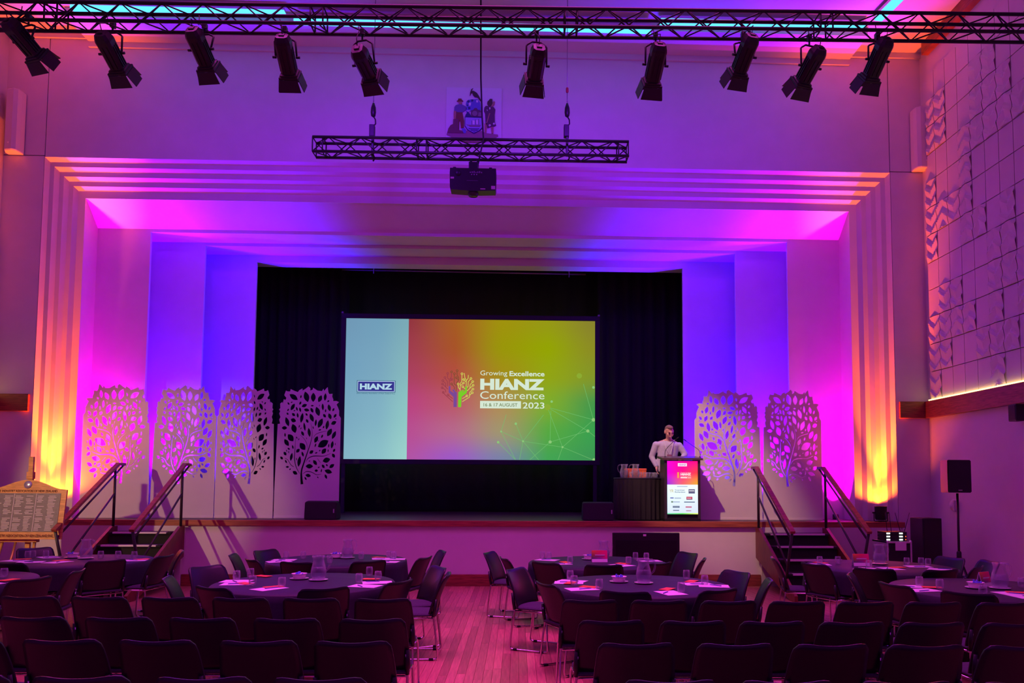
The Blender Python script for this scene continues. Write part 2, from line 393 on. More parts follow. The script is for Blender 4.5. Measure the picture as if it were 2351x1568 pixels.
struct(MB().box((XL+RT, YW-.05, zrb), (XPL-.06, YW, zrt-.01), bev=.008).build('trim_7', M_RAIL), 'short timber rail on the front wall left of the stage')
def tape(x, y1, nm, lab):
    tag(MB().box((x-.012, 4, zrt-.005), (x+.012, y1, zrt+.012)).build('led_strip', M_LEDW), lab, 'led strip')
tape(XR-RT+.025, YW-.14, 0, 'glowing warm white strip light on top of the right wall rail')
tape(XL+RT-.03, YW-.14, 0, 'warm strip light on top of the left wall rail')
# chevron relief tiles on the right wall ------------------------------
XT = XR-.035
zt0 = A(2168, 912.8, X=XT).z+.015; zt1 = A(2150.5, 276, X=XT).z; DZ = (zt1-zt0)/10; DYT = .357
TY0 = YW-.17
def tile_mesh(kind, vflip=1):
    s = MB(); w_, h_ = DYT-.014, DZ-.016; y0 = -w_
    if kind == 'plain':
        s.box((-.001, y0, 0), (.034, 0, h_)); return s.mesh('wall_tile')
    # two stacked chevrons: each rises slowly then drops sharply
    sl = h_*.27; lev = []
    bands = []
    for k in range(-1, 3):
        b0 = k*h_*.5
        bands += [(b0, 0), (b0+h_*.30, .026), (b0+h_*.40, 0)]
    bands.append((3*h_*.5, 0))
    cols = 9
    us = [i/(cols-1) for i in range(cols)]
    vs = []; 
    def height(u, v):
        vv = v - vflip*sl*(1-abs(2*u-1))
        for (a, ha), (b, hb) in zip(bands, bands[1:]):
            if a <= vv <= b: return ha+(hb-ha)*(vv-a)/(b-a) if b > a else ha
        return 0
    rowsn = 21
    for j in range(rowsn):
        for u in us:
            v = j/(rowsn-1)*h_; vs.append((-.004-height(u, v), y0+u*w_, v))
    fs = [(j*cols+i, j*cols+i+1, (j+1)*cols+i+1, (j+1)*cols+i) for j in range(rowsn-1) for i in range(cols-1)]
    s.add(vs, fs); s.box((-.003, y0, 0), (.034, 0, h_)); return s.mesh('wall_tile')
T_PLAIN, T_UP, T_DN = tile_mesh('plain'), tile_mesh('chev', 1), tile_mesh('chev', -1)
pat = {  # (column from stage, row from rail)
    (0, 0): 2, (0, 1): 2, (0, 2): 2, (1, 1): 2, (1, 2): 2, (1, 3): 2, (2, 2): 1, (2, 3): 2, (3, 2): 1, (3, 6): 1, (2, 6): 2, (0, 7): 2, (0, 9): 2, (1, 9): 2, (0, 10): 2, (1, 10): 2,
    (4, 1): 2, (5, 0): 1, (5, 1): 2, (5, 2): 1, (5, 3): 2, (5, 4): 1, (6, 4): 1, (6, 3): 2, (4, 5): 1, (3, 5): 1, (3, 7): 1, (4, 8): 2, (5, 8): 2, (3, 8): 1, (4, 9): 2, (5, 9): 2, (6, 9): 2, (4, 10): 2, (5, 10): 2, (6, 5): 2, (6, 1): 1, (7, 2): 1, (7, 3): 2, (6, 8): 1, (7, 8): 2, (0, 5): 2, (0, 6): 2, (1, 6): 1}
for c in range(10):
    for rr in range(13):
        z = zt0+rr*DZ
        if z+DZ > ZC-.25: continue
        k = pat.get((c, rr), 0)
        obj('wall_tile', (T_PLAIN, T_UP, T_DN)[k], M_WALL2, wr, (XT-.0, TY0-c*DYT, z))
# ceiling -----------------------------------------------------------
cl = struct(MB().box((XL, 4.5, ZC), (XR, YW+.1, ZC+.15)).build('ceiling', M_CEIL), 'pale ceiling washed with coloured light')
xb0, xb1 = A(207, 90, Y=YW).x, A(1948, 130, Y=YW).x
struct(MB().box((xb0, YW-.80, ZM), (xb1, YW, ZC)).build('ceiling_bulkhead', M_CEIL), 'dropped ceiling panel over the stage opening')
for (x0, x1, zz) in ((XL, xb0, ZC), (xb1, XR, ZC), (xb0, xb1, ZM)):
    MB().box((x0, YW-.05, zz-.10), (x1, YW, zz)).build('cornice', M_CEIL, cl)
# shadow along the ceiling tray's right edge, put in as a dark strip
bx0 = A(2120, 100, Y=YW-.5)
struct(MB().box((A(2128, 92, z=ZC-.05).x, 5, ZC-.22), (A(2128, 92, z=ZC-.05).x+.42, YW-.35, ZC)).build('trim_8', M_RAIL), 'dark strip standing for the shaded edge of the ceiling tray by the right wall')
struct(MB().box((A(2165, 60, Y=YW-.9).x+.02, 5, ZC-.6), (XR, YW-.3, ZC)).build('ceiling_side_bulkhead', M_CEIL), 'pale side bulkhead above the tiled wall')
def ledtube(x0, x1, py, Y, z, lab):
    a, b = A(x0, py, Y=Y).x, A(x1, py, Y=Y).x
    o = thing('led_tube_light', lab, 'strip light', (a, Y, z), 0, 'cyan strip lights under the ceiling')
    MB().box((0, -.06, -.05), (b-a, .06, 0)).build('diffuser', M_TUBE, o); MB().box((0, -.075, 0), (b-a, .075, .05)).build('housing', M_ALU, o); return o
def tubeY(py, px, z): return A(px, py, z=z).y
zt_ = ZC-.12
ledtube(165, 655, 22, tubeY(22, 410, zt_), zt_, 'cyan strip light under the ceiling at upper left')
lt2 = ledtube(676, 1495, 56, tubeY(57, 1085, ZM-.06), ZM-.06, 'long cyan strip light in the middle above the crest')
for f_ in (.3, 3.0, 5.6): MB().box((f_-.01, -.01, .05), (f_+.01, .01, ZC-ZM+.055)).build('suspension_rod', M_ALU, lt2)
ledtube(1516, 1985, 53, tubeY(53, 1750, zt_), zt_, 'cyan strip light under the ceiling at upper right')
a, b = A(2016, 42, z=zt_), A(2058, 0, z=zt_); d_ = (b-a); b = a+d_*2.2
o = thing('led_tube_light', 'cyan strip light running back from the stage near the right wall', 'strip light', a, 0, 'cyan strip lights under the ceiling')
Mx = align((0, 0, 0), b-a)
MB().box((-.07, 0, -.05), (.07, (b-a).length, 0), Mx).build('diffuser', M_TUBE, o); MB().box((-.085, 0, 0), (.085, (b-a).length, .05), Mx).build('housing', M_ALU, o)

# ================================================================== OVERHEAD RIG
def truss(name, label, x0, x1, Y, zc, s_=.24, cat='truss', nb=None, skew=0, joints=()):
    """square box truss along x; zc is the height of the lower front chord at x0"""
    L = x1-x0; o = thing(name, label, cat, (x0, Y, zc))
    o.rotation_euler = (0, -math.atan2(skew, L), 0)
    ch = MB().tube([(0, 0, 0), (L, 0, 0)], .024, 10).mesh('chord')
    for dy in (0, s_):
        for dz in (0, s_): obj('chord', ch, M_TRUSS, o, (0, dy, dz))
    n = nb or int(round(L/.26)); n += n % 2
    h = L/n; bl = math.hypot(h, s_)
    br = MB().tube([(0, 0, 0), (bl, 0, 0)], .0095, 6).mesh('brace'); br.materials.append(M_TRUSS)
    ang = math.atan2(s_, h)
    for k in range(n):
        up = (k % 2 == 0)
        for face in range(4):
            q = obj('brace', br, None, o)
            u = up if face % 2 == 0 else not up
            if face in (0, 1):   # front, back
                q.location = (k*h, 0 if face == 0 else s_, 0 if u else s_); q.rotation_euler = (0, -ang if u else ang, 0)
            else:                # bottom, top
                q.location = (k*h, 0 if u else s_, 0 if face == 2 else s_); q.rotation_euler = (0, 0, ang if u else -ang)
    for xj in joints:
        for dx in (0, .16):
            m = MB()
            for a, b in (((0, 0), (s_, 0)), ((s_, 0), (s_, s_)), ((s_, s_), (0, s_)), ((0, s_), (0, 0))):
                m.tube([(xj+dx, a[0], a[1]), (xj+dx, b[0], b[1])], .011, 6)
            m.build('end_frame', M_TRUSS, o)
    return o
TY = 9.6
tl, tr = A(-60, 44, Y=TY), A(2420, 74, Y=TY)
truss('lighting_truss', 'long black box truss across the hall carrying ten stage lanterns', tl.x, tr.x, TY, tl.z, skew=tr.z-tl.z,
      joints=[A(px, 60, Y=TY).x-tl.x for px in (100, 712, 1298, 1885)])
MY = 12.25
ml, mr = A(717, 347, Y=MY), A(1444, 358, Y=MY)
truss('projector_truss', 'short black box truss hung on wires above the projector', ml.x, mr.x, MY, ml.z, skew=mr.z-ml.z, nb=20, joints=[.0, A(956, 340, Y=MY).x-ml.x, mr.x-ml.x-.17])
def hanger(px, lab):
    t = A(px, 318, Y=MY+.12); o = thing('truss_hoist_cable', lab, 'hoist cable', (t.x, t.y, t.z), 0, 'wires holding the short truss')
    H = ZC-t.z
    MB().tube([(0, 0, .62), (0, 0, H)], .006, 6).build('wire', M_WIRE, o)
    MB().lathe([(.012, .78), (.022, .79), (.022, .86), (.012, .87)], 8, cap=True).build('ferrule', mat('red_ferrule', (.35, .05, .04), .5), o)
    MB().tube([(0, 0, .62), (0, 0, .66), (0, 0, .78)], [.012, .008, .008], 6).build('turnbuckle', M_WIRE, o)
    MB().lathe([(.01, .36), (.035, .38), (.045, .44), (.04, .52), (.015, .60)], 10, cap=True).build('hook_block', M_BLACK, o)
    MB().tube([(0, 0, .38), (.035, 0, .32), (.04, 0, .25), (.01, 0, .21), (-.03, 0, .23)], .012, 6).build('hook', M_BLACK, o)
    m = MB(); m.box((-.055, -.05, .02), (.03, .05, .22), bev=.01); m.box((-.02, -.03, -.3), (.02, .03, .03), bev=.008); m.tube([(0, 0, -.25), (.04, 0, -.33), (.01, 0, -.38)], .014, 6)
    m.build('beam_clamp', M_BLACK, o)
hanger(856, 'left steel wire and hook holding up the short truss'); hanger(1302, 'right steel wire and hook holding up the short truss')
# power cable hanging to the projector
p0, p1 = A(1104, 0, Y=11.2), A(1108, 310, Y=MY-.03)
tag(MB().tube([p0, A(1104, 60, Y=11.5), A(1104, 180, Y=12.0), A(1107, 270, Y=MY-.05), A(1110, 320, Y=MY-.05), A(1103, 352, Y=MY-.05), A(1096, 384, Y=MY-.02)], .013, 6).build('power_cable', M_BLACK), 'black cable dropping from the ceiling past the crest to the projector', 'cable')
# projector
pt, pb = A(1033, 384, Y=MY-.15), A(1138, 438, Y=MY-.15)
PW = pb.x-pt.x; PH = pt.z-pb.z; pc = A(1085.5, 438, Y=MY-.15)
pj = thing('projector', 'large black video projector hanging under the short truss', 'projector', (pc.x, MY+.1, pc.z))
m = MB(); m.prism([(-PW/2+.01, .02), (-PW/2, .06), (-PW/2-.005, PH*.8), (-PW/2, PH), (PW/2, PH), (PW/2+.005, PH*.8), (PW/2, .05), (PW/2-.01, .01), (.12, 0), (-.05, .0)], -.25, -.04); m.build('case', M_BLACK, pj)
MB().lathe([(.0, -.03), (.07, -.03), (.085, .0), (.085, .1)], 18, Matrix.Translation((0, -.14, -.02))).build('lens_bump', mat('dark_lens', (.05, .045, .03), .2), pj)
for x in (-.3, .28): MB().box((x-.025, -.22, PH), (x+.025, -.15, PH+.03), bev=.008).build('foot', M_BLACK, pj)
m = MB(); m.box((-.075, -.2, PH), (.075, .06, PH+.13), bev=.01); m.tube([(-.05, 0, PH+.1), (-.05, 0, PH+.25)], .018, 8); m.tube([(.06, 0, PH+.1), (.06, 0, PH+.25)], .018, 8); m.build('mounting_bracket', M_BLACK, pj)
mk = mat('beige_sticker', (.55, .42, .36), .6)
MB().box((-PW/2+.01, -.254, PH*.52), (-PW/2+.065, -.25, PH*.6)).build('sticker', mk, pj); MB().box((PW/2-.075, -.254, .03), (PW/2-.01, -.25, .085)).build('sticker', mk, pj)
MB().box((.12, -.254, .025), (.2, -.25, .04)).build('sticker', mk, pj); MB().box((-.1, -.254, .16), (.08, -.25, .17)).build('vent_slot', mat('grey_slot', (.09, .08, .09), .5), pj)
mc = mat('grey_connector', (.30, .24, .30), .4, .3)
for i in range(7): MB().box((-.05+i*.03, -.256, PH*.78), (-.035+i*.03, -.25, PH*.78+.02+.006*(i % 3))).build('socket', mc, pj)
for i in range(3): MB().box((-.03+i*.04, -.256, PH*.69), (-.012+i*.04, -.25, PH*.69+.018)).build('socket', mc, pj)
MB().lathe([(.05, 0), (.05, .006), (.0, .006)], 16, Matrix.Translation((-.24, -.25, PH*.78)) @ Matrix.Rotation(PI/2, 4, 'X')).build('fan_grille', mat('fan_dark', (.02, .018, .025), .4), pj)
# stage lanterns
lamps = [((28, 62), (84, 128), (66, 45), 'first stage lantern from the left, half cut by the left edge of the hall view'), ((240, 92), (276, 160), (259, 62), 'second stage lantern from the left on the long truss'),
         ((447, 82), (478, 152), (470, 66), 'third stage lantern from the left on the long truss'), ((650, 98), (666, 172), (654, 74), 'fourth stage lantern from the left on the long truss'),
         ((826, 124), (852, 176), (832, 80), 'fifth stage lantern from the left, just left of the crest'), ((1236, 122), (1226, 182), (1232, 84), 'sixth stage lantern from the left, just right of the crest'),
         ((1512, 116), (1496, 190), (1505, 88), 'seventh stage lantern from the left, alone right of the short truss end'), ((1722, 96), (1694, 168), (1706, 86), 'third stage lantern from the right on the long truss'),
         ((1876, 124), (1840, 190), (1858, 92), 'second stage lantern from the right, hanging lowest'), ((2030, 104), (1996, 180), (2014, 88), 'rightmost stage lantern on the long truss')]
M_LANT = mat('black_lantern_body', (.016, .012, .017), .38); M_DOOR = mat('black_barn_door', (.03, .014, .032), .42)
for (bx, by), (fx, fy), (hx, hy), lab in lamps:
    hp = A(hx, hy, Y=TY+.16); b0 = A(bx, by, Y=TY-.02); b1 = A(fx, fy, Y=TY+.30)
    o = thing('stage_lantern', lab, 'stage light', hp, 0, 'stage lanterns on the long truss')
    d = b1-b0; L = d.length; R = align(b0-hp, b1-hp)
    m = MB()
    def ring(y, w, c, n=0):
        h = w
        return [(-w, y, -h+c), (-w+c, y, -h), (w-c, y, -h), (w, y, -h+c), (w, y, h-c), (w-c, y, h), (-w+c, y, h), (-w, y, h-c)]
    prof_ = [(-.09, .035, .02), (-.085, .075, .03), (-.03, .095, .035), (.0, .10, .035), (.08, .095, .03), (L*.9, .092, .03), (L*.92, .11, .02), (L, .112, .02)]
    vs = []; 
    for y, w_, c in prof_: vs += ring(y, w_, c)
    fs = [tuple(range(8)), tuple(range(len(vs)-8, len(vs)))] + [(i*8+k, i*8+(k+1) % 8, (i+1)*8+(k+1) % 8, (i+1)*8+k) for i in range(len(prof_)-1) for k in range(8)]
    m.add(vs, fs, R); 
    for sx in (-1, 1):
        for zz in (-.04, 0, .04): m.box((sx*.092, .06, zz-.008), (sx*.104, L*.85, zz+.008), R)
        m.box((sx*.03-.008, .05, -.104), (sx*.03+.008, L*.85, -.09), R)
    m.build('body', M_LANT, o)
    MB().box((-.035, -.105, -.03), (.035, -.085, .03), R, bev=.008).build('rear_handle', M_LANT, o)
    MB().box((-.125, L-.01, -.125), (.125, L+.02, .125), R, bev=.006).build('door_frame', M_LANT, o)
    def flap(kind):
        t = .004; a = math.radians(14)
        q = [(-.115, 0), (.115, 0), (.145, .15), (-.145, .15)] if kind in (0, 2) else [(-.115, 0), (.115, 0), (.10, .17), (-.10, .17)]
        M2 = R @ Matrix.Translation((0, L+.02, 0)) @ Matrix.Rotation(kind*PI/2, 4, 'Y') @ Matrix.Translation((0, 0, -.125)) @ Matrix.Rotation(-a, 4, 'X')
        mm = MB(); mm.add([(x, y, -t) for x, y in q]+[(x, y, t) for x, y in q], [(3, 2, 1, 0), (4, 5, 6, 7), (0, 1, 5, 4), (1, 2, 6, 5), (2, 3, 7, 6), (3, 0, 4, 7)], M2); return mm
    for k in range(4): flap(k).build('barn_door', M_DOOR, o)
    # yoke: from pivots at the body sides up to the clamp
    piv = R @ Vector((0, L*.45, 0)); side = (R.to_3x3() @ Vector((1, 0, 0)))
    top = Vector((0, 0, -.08)); pts = []
    a_ = piv+side*.135; b_ = piv-side*.135
    upd = (top-piv); upd = Vector((upd.x, upd.y, max(upd.z, .05)))
    ya, yb = a_+upd*.80, b_+upd*.80
    MB().tube([a_, ya, ya*.7+(top+side*.09)*.3, top+side*.06, top-side*.06, yb*.7+(top-side*.09)*.3, yb, b_], .0125, 8).build('yoke', M_BLACK, o)
    for sgn in (-1, 1): MB().tube([piv+side*.125*sgn, piv+side*.175*sgn], .016, 8).build('pivot_knob', M_BLACK, o)
    m = MB(); m.tube([top, (0, 0, .02)], .012, 8); m.box((-.028, -.035, -.01), (.028, .035, .07), bev=.006); m.tube([(.0, -.03, .0), (.05, -.05, -.02)], .007, 6); m.build('hook_clamp', M_BLACK, o)
    q = R @ Vector((0, -.09, .03))
    MB().tube([q, q+Vector((.0, -.05, .08)), Vector((q.x*.4-.03, -.05, .02)), Vector((-.05, -.06, .14))], .006, 6).build('lead', M_BLACK, o)

# ================================================================== THINGS ON THE FRONT WALL
def wall_speaker(px0, px1, py0, py1, lab, flip):
    a, b = A(px0, py1, Y=YW-.1), A(px1, py0, Y=YW-.1); w_ = b.x-a.x; h_ = b.z-a.z; c = (a.x+b.x)/2
    o = thing('column_loudspeaker', lab, 'loudspeaker', (c, YW-.02, a.z), 0, 'white column loudspeakers')
    poly = [(-w_/2, .0), (-w_/2, -.10), (-w_/2+.05, -.20), (w_/2-.05*0-.08, -.235), (w_/2-.02, -.20), (w_/2, -.12), (w_/2, 0)]
    if flip: poly = [(-x, y) for x, y in poly][::-1]
    n = len(poly); vs = []
    for z, k in ((0, .96), (.02, 1), (h_-.02, 1), (h_, .93)): vs += [(x*k, y*k, z) for x, y in poly]
    fs = [tuple(range(n)), tuple(range(3*n, 4*n))]+[(i*n+k, i*n+(k+1) % n, (i+1)*n+(k+1) % n, (i+1)*n+k) for i in range(3) for k in range(n)]
    MB().add(vs, fs).build('shell', M_SPKW, o)
    MB().box((-.05, 0, h_*.3), (.05, .02, h_*.7)).build('wall_bracket', M_SPKW, o)
    MB().box((-.015, -.232, .12), (.015, -.226, .145)).build('badge', mat('pale_badge', (.85, .85, .9), .3), o)
wall_speaker(13, 55, 211, 351, 'white column loudspeaker on the wall left of the stage', False)
wall_speaker(2097, 2137, 253, 391, 'white column loudspeaker on the wall right of the stage', True)
# coat of arms: painted relief on a square panel
ca, cb = A(1024, 322, Y=YW), A(1152, 197, Y=YW); k_ = (cb.x-ca.x)/128
co = thing('coat_of_arms', 'painted coat of arms with two figures, shield and bird above the stage', 'coat of arms', (ca.x, YW-.034, ca.z))
def C(pts):  # zoom-picture points (1764 px wide view of 180 photo px) to local metres
    return [((x*180/1764+1000-1024)*k_, (322-(y*160/1568+180))*k_) for x, y in pts]
MB().box((0, 0, 0), (128*k_, .032, 125*k_), bev=.003).build('backing_panel', mat('crest_panel', (.74, .74, .78), .6), co)
cm = lambda n, c: mat('crest_'+n, c, .55)
def cp(name, pts, m, y=0, d=.02): return flat([C(pts)], name, m, co, (0, -d/2-y, 0), d)
brown, skin, navy, blue, white, dark, grey = cm('brown', (.20, .055, .05)), cm('skin', (.42, .20, .17)), cm('navy', (.03, .03, .16)), cm('blue', (.13, .13, .55)), cm('white', (.75, .75, .8)), cm('dark', (.06, .03, .05)), cm('grey', (.24, .17, .24))
cp('hat', [(470, 505), (500, 485), (508, 445), (575, 445), (590, 480), (622, 500), (590, 505), (500, 512)], brown, .006)
cp('head', [(510, 505), (590, 500), (592, 545), (575, 575), (530, 575), (515, 545)], skin)
cp('shirt', [(420, 640), (455, 595), (530, 572), (600, 580), (680, 620), (705, 680), (640, 735), (600, 765), (480, 765), (470, 740), (415, 730)], cm('shirt', (.15, .11, .35)))
cp('arm', [(410, 730), (470, 740), (465, 800), (455, 920), (410, 930), (405, 820)], skin)
cp('trousers', [(480, 765), (605, 760), (640, 960), (635, 1120), (575, 1130), (555, 960), (535, 960), (530, 1180), (470, 1200), (465, 900)], brown)
cp('dog', [(265, 1250), (290, 1150), (340, 1070), (395, 1040), (400, 930), (450, 920), (515, 930), (525, 1180), (600, 1190), (630, 1250)], cm('dog', (.17, .05, .10)), .004)
cp('bird', [(770, 370), (775, 290), (800, 215), (840, 188), (815, 225), (800, 270), (825, 250), (860, 255), (930, 300), (975, 370), (1030, 480), (1005, 485), (945, 400), (880, 395), (840, 350), (820, 290), (795, 310)], dark)
cp('mantling', [(690, 510), (730, 470), (800, 455), (880, 450), (950, 450), (1010, 540), (1030, 690), (960, 700), (900, 650), (850, 700), (700, 760), (680, 690), (700, 620), (680, 570)], blue)
for q in (((700, 500), (740, 475), (770, 500), (740, 545)), ((800, 460), (840, 455), (850, 490), (810, 520)), ((730, 640), (780, 640), (785, 680), (740, 690)), ((690, 590), (740, 580), (720, 620))): cp('mantling_lobe', q, navy, .012, .012)
for q in (((745, 540), (800, 530), (790, 600), (750, 610)), ((910, 480), (950, 470), (960, 520), (920, 530)), ((690, 720), (790, 720), (740, 750))): cp('mantling_lobe', q, white, .012, .012)
cp('helmet', [(800, 720), (850, 700), (880, 660), (930, 660), (960, 710), (1045, 715), (1045, 860), (800, 860)], cm('helmet', (.13, .06, .12)), .006)
flat([C([(885+60*math.cos(t*PI/8), 790+60*math.sin(t*PI/8)) for t in range(16)])], 'helmet_disc', grey, co, (0, -.03, 0), .008)
cp('helmet_bars', [(970, 760), (1035, 760), (1035, 850), (960, 850)], grey, .02, .008)
cp('gable', [(672, 830), (730, 745), (800, 840), (800, 870), (672, 870)], navy, .01); cp('gable_field', [(690, 840), (732, 780), (775, 840)], white, .02, .008)
cp('shield_border', [(660, 860), (1065, 870), (1070, 1110), (1000, 1190), (870, 1260), (720, 1170), (660, 1080)], navy, .004)
cp('shield_field', [(672, 885), (1053, 892), (1055, 1100), (990, 1175), (872, 1240), (730, 1160), (672, 1075)], cm('field', (.35, .35, .72)), .018, .012)
for q in (((730, 1060), (1030, 1060), (1000, 1105), (780, 1105)), ((815, 960), (828, 960), (830, 1060), (818, 1060)), ((895, 930), (910, 930), (915, 1060), (900, 1060)), ((965, 920), (980, 920), (985, 1060), (970, 1060)), ((690, 1040), (750, 1070), (730, 1080))): cp('ship', q, grey, .026, .008)
for q in (((835, 950), (885, 960), (880, 1045), (838, 1045)), ((918, 950), (960, 945), (962, 1040), (922, 1040))): cp('sail', q, white, .026, .008)
for q in (((740, 1140), (1000, 1140), (985, 1158), (760, 1158)), ((780, 1172), (970, 1172), (945, 1192), (810, 1192)), ((830, 1210), (920, 1210), (875, 1228))): cp('wave', q, navy, .026, .008)
cp('spade', [(590, 1140), (650, 1130), (690, 1180), (690, 1240), (640, 1250)], blue, .004)
cp('second_head', [(1165, 560), (1170, 500), (1205, 465), (1225, 435), (1280, 435), (1280, 520), (1250, 590), (1200, 600)], cm('hair', (.08, .035, .05)), .004)
cp('raised_arm', [(1250, 610), (1300, 500), (1320, 485), (1340, 500), (1330, 560), (1290, 620)], skin)
cp('cloak', [(1100, 640), (1130, 600), (1200, 600), (1310, 620), (1350, 680), (1335, 800), (1340, 980), (1370, 1050), (1320, 1080), (1280, 1075), (1180, 1115), (1130, 1000), (1120, 780), (1090, 720)], cm('cloak', (.11, .04, .11)))
cp('staff', [(1210, 780), (1235, 770), (1170, 1000), (1145, 1010)], skin, .02, .01)
for q in (((1195, 1055), (1230, 1030), (1255, 1055), (1225, 1085)), ((1295, 1020), (1325, 990), (1350, 1020), (1325, 1045)), ((1210, 640), (1240, 640), (1235, 680), (1215, 685)), ((1150, 690), (1180, 700), (1170, 725))): cp('cloak_mark', q, white, .022, .008)
cp('legs', [(1110, 1010), (1165, 1010), (1150, 1240), (1110, 1240)], skin); cp('legs', [(1255, 1090), (1310, 1080), (1310, 1240), (1270, 1240)], skin)
cp('scroll', [(260, 1250), (640, 1245), (720, 1180), (1030, 1180), (1160, 1235), (1410, 1260), (1420, 1300), (1250, 1400), (1000, 1440), (700, 1440), (430, 1370), (250, 1290)], cm('scroll', (.30, .16, .22)), 0, .014)

# ================================================================== STAGE: DRAPES, SCREEN
def drape(name, lab, x0, x1, Y, z0, z1, amp=.05, per=.22, cat='curtain', group=None):
    n = int((x1-x0)/per*8)+1; vs = []; zs = 6
    ph = random.random()*6
    for j in range(zs+1):
        z = z0+(z1-z0)*j/zs
        for i in range(n+1):
            x = x0+(x1-x0)*i/n; a = 2*PI*x/per+ph
            vs.append((x, Y+amp*math.sin(a+.9*math.sin(x*2.1))*(1-.35*j/zs)+.02*math.sin(x*3.7+j), z))
    fs = [(j*(n+1)+i, j*(n+1)+i+1, (j+1)*(n+1)+i+1, (j+1)*(n+1)+i) for j in range(zs) for i in range(n)]
    me = MB().add(vs, fs, smooth=True).mesh(name); o = obj(name, me, M_CURT)
    sol = o.modifiers.new('thick', 'SOLIDIFY'); sol.thickness = .006
    return tag(o, lab, cat, group)
YC = Y3+1.6
drape('stage_curtain', 'black drape hanging left of the projection screen', A(560, 800, Y=YC).x, A(800, 800, Y=YC).x, YC, HS+.01, 7.2)
drape('stage_curtain', 'black pleated drape hanging right of the projection screen', A(1372, 800, Y=YC).x, A(1610, 800, Y=YC).x, YC, HS+.01, 7.2, .06, .3)
drape('stage_curtain', 'black backdrop behind the projection screen', A(760, 800, Y=YC+.5).x, A(1420, 800, Y=YC+.5).x, YC+.5, HS+.01, 7.2, .02, .4)
b0, b1 = A(785, 619, Y=YC-.3), A(1345, 630, Y=YC-.3)
bt = thing('scenery_batten', 'thin metal batten pipe above the projection screen', 'pipe', b0)
MB().tube([(0, 0, 0), b1-b0], .02, 8).build('pipe', M_WIRE, bt)
for f_ in (.13, .93): MB().tube([(b1-b0)*f_+Vector((0, -.02, -.08)), (b1-b0)*f_+Vector((0, -.02, .7))], .012, 6).build('suspension', M_WIRE, bt)
YS = YC-.45
sl, sr_, st, sbm = A(792, 890, Y=YS).x, A(1366, 890, Y=YS).x, A(1080, 734, Y=YS).z, A(1080, 1055.5, Y=YS).z
ps = thing('projection_screen', 'large framed screen showing the colourful conference title slide', 'projection screen', ((sl+sr_)/2, YS, sbm))
SW = sr_-sl; SH = st-sbm; px_ = SW/574.0
fo = .105
for a, b in (((-SW/2-fo, -.03, -fo), (SW/2+fo, .03, 0)), ((-SW/2-fo, -.03, SH), (SW/2+fo, .03, SH+fo)), ((-SW/2-fo, -.03, 0), (-SW/2, .03, SH)), ((SW/2, -.03, 0), (SW/2+fo, .03, SH))):
    MB().box(a, b, bev=.006).build('frame_bar', M_SCREENB, ps)
for sx in (-1, 1):
    MB().box((sx*(SW/2)-.04, -.02, HS-sbm), (sx*(SW/2)+.04, .03, -fo)).build('leg', M_SCREENB, ps)
    MB().lathe([(.03, 0), (.03, .012), (0, .012)], 10, Matrix.Translation((sx*(SW/2+fo-.02), 0, SH+fo+.02)) @ Matrix.Rotation(PI/2, 4, 'X')).build('corner_eyelet', M_WIRE, ps)
xs_ = -SW/2+143*px_
V_EM = vcol_mat('projected_picture')
gradgrid('slide_side_panel', V_EM, ps, -SW/2, xs_, 0, SH, 0, [[(112, 152, 182), (112, 158, 186), (122, 170, 182)], [(114, 160, 190), (120, 165, 190), (132, 182, 188)], [(122, 168, 192), (128, 176, 196), (142, 198, 196)], [(132, 180, 198), (138, 190, 200), (156, 210, 204)]])
gradgrid('slide_main_panel', V_EM, ps, xs_, SW/2, 0, SH, 0, [
    [(146, 52, 64), (166, 92, 34), (160, 146, 14), (150, 152, 22), (136, 128, 46)], [(160, 60, 78), (168, 84, 40), (154, 150, 10), (148, 164, 4), (140, 140, 36)],
    [(170, 64, 96), (180, 78, 64), (162, 140, 24), (146, 164, 20), (132, 150, 40)], [(186, 66, 128), (186, 88, 104), (176, 140, 84), (126, 172, 44), (66, 150, 76)],
    [(184, 78, 146), (182, 104, 140), (160, 150, 110), (86, 168, 66), (58, 160, 80)], [(178, 84, 164), (156, 88, 200), (120, 128, 168), (66, 164, 84), (62, 148, 84)]])
def sp(x, y): return (-SW/2+(x-792)*px_, 0, (1055.5-y)*px_)
EW = emis('slide_white', (214, 232, 212)); EN = emis('slide_navy', (52, 50, 140)); EDK = emis('slide_teal_line', (60, 104, 130))
def rect(name, x0, y0, x1, y1, m, dy=-.004):
    a, b = sp(x0, y0), sp(x1, y1); return MB().box((a[0], dy, b[2]), (b[0], dy-.001, a[2])).build(name, m, ps)
def st_(name, body, x0, x1, ybase, capz, m, bold, dy=-.006):
    a = sp(x0, ybase); o = text(name, body, capz*px_/.70, m, ps, (a[0], dy, a[2]), bold, .0005)
    xs = [v.co.x for v in o.data.vertices]; k = (x1-x0)*px_/(max(xs)-min(xs)); mn = min(xs)
    for v in o.data.vertices: v.co.x = (v.co.x-mn)*k
    return o
st_('lettering', 'Growing', 1101, 1163, 860.5, 11, EW, 0); st_('lettering', 'Excellence', 1168, 1249, 861.5, 11, EW, .022)
st_('lettering', 'HIANZ', 1101, 1249, 892.5, 23, EW, .05); st_('lettering', 'Conference', 1101, 1249, 915, 17.5, EW, 0)
rect('date_bar', 1101, 920, 1195, 937, EW); st_('lettering', '16 & 17 AUGUST', 1109, 1187, 932.5, 7.6, emis('slide_olive', (120, 138, 96)), .012, -.009)
st_('lettering', '2023', 1199, 1249, 936.5, 14, EW, .012)
rect('logo_rim', 819, 875, 907, 902.5, EDK, -.004); rect('logo_white', 820.5, 876.3, 905.5, 901, emis('slide_pale', (176, 200, 236)), -.006); rect('logo_field', 822, 878, 904, 899.5, EN, -.008)
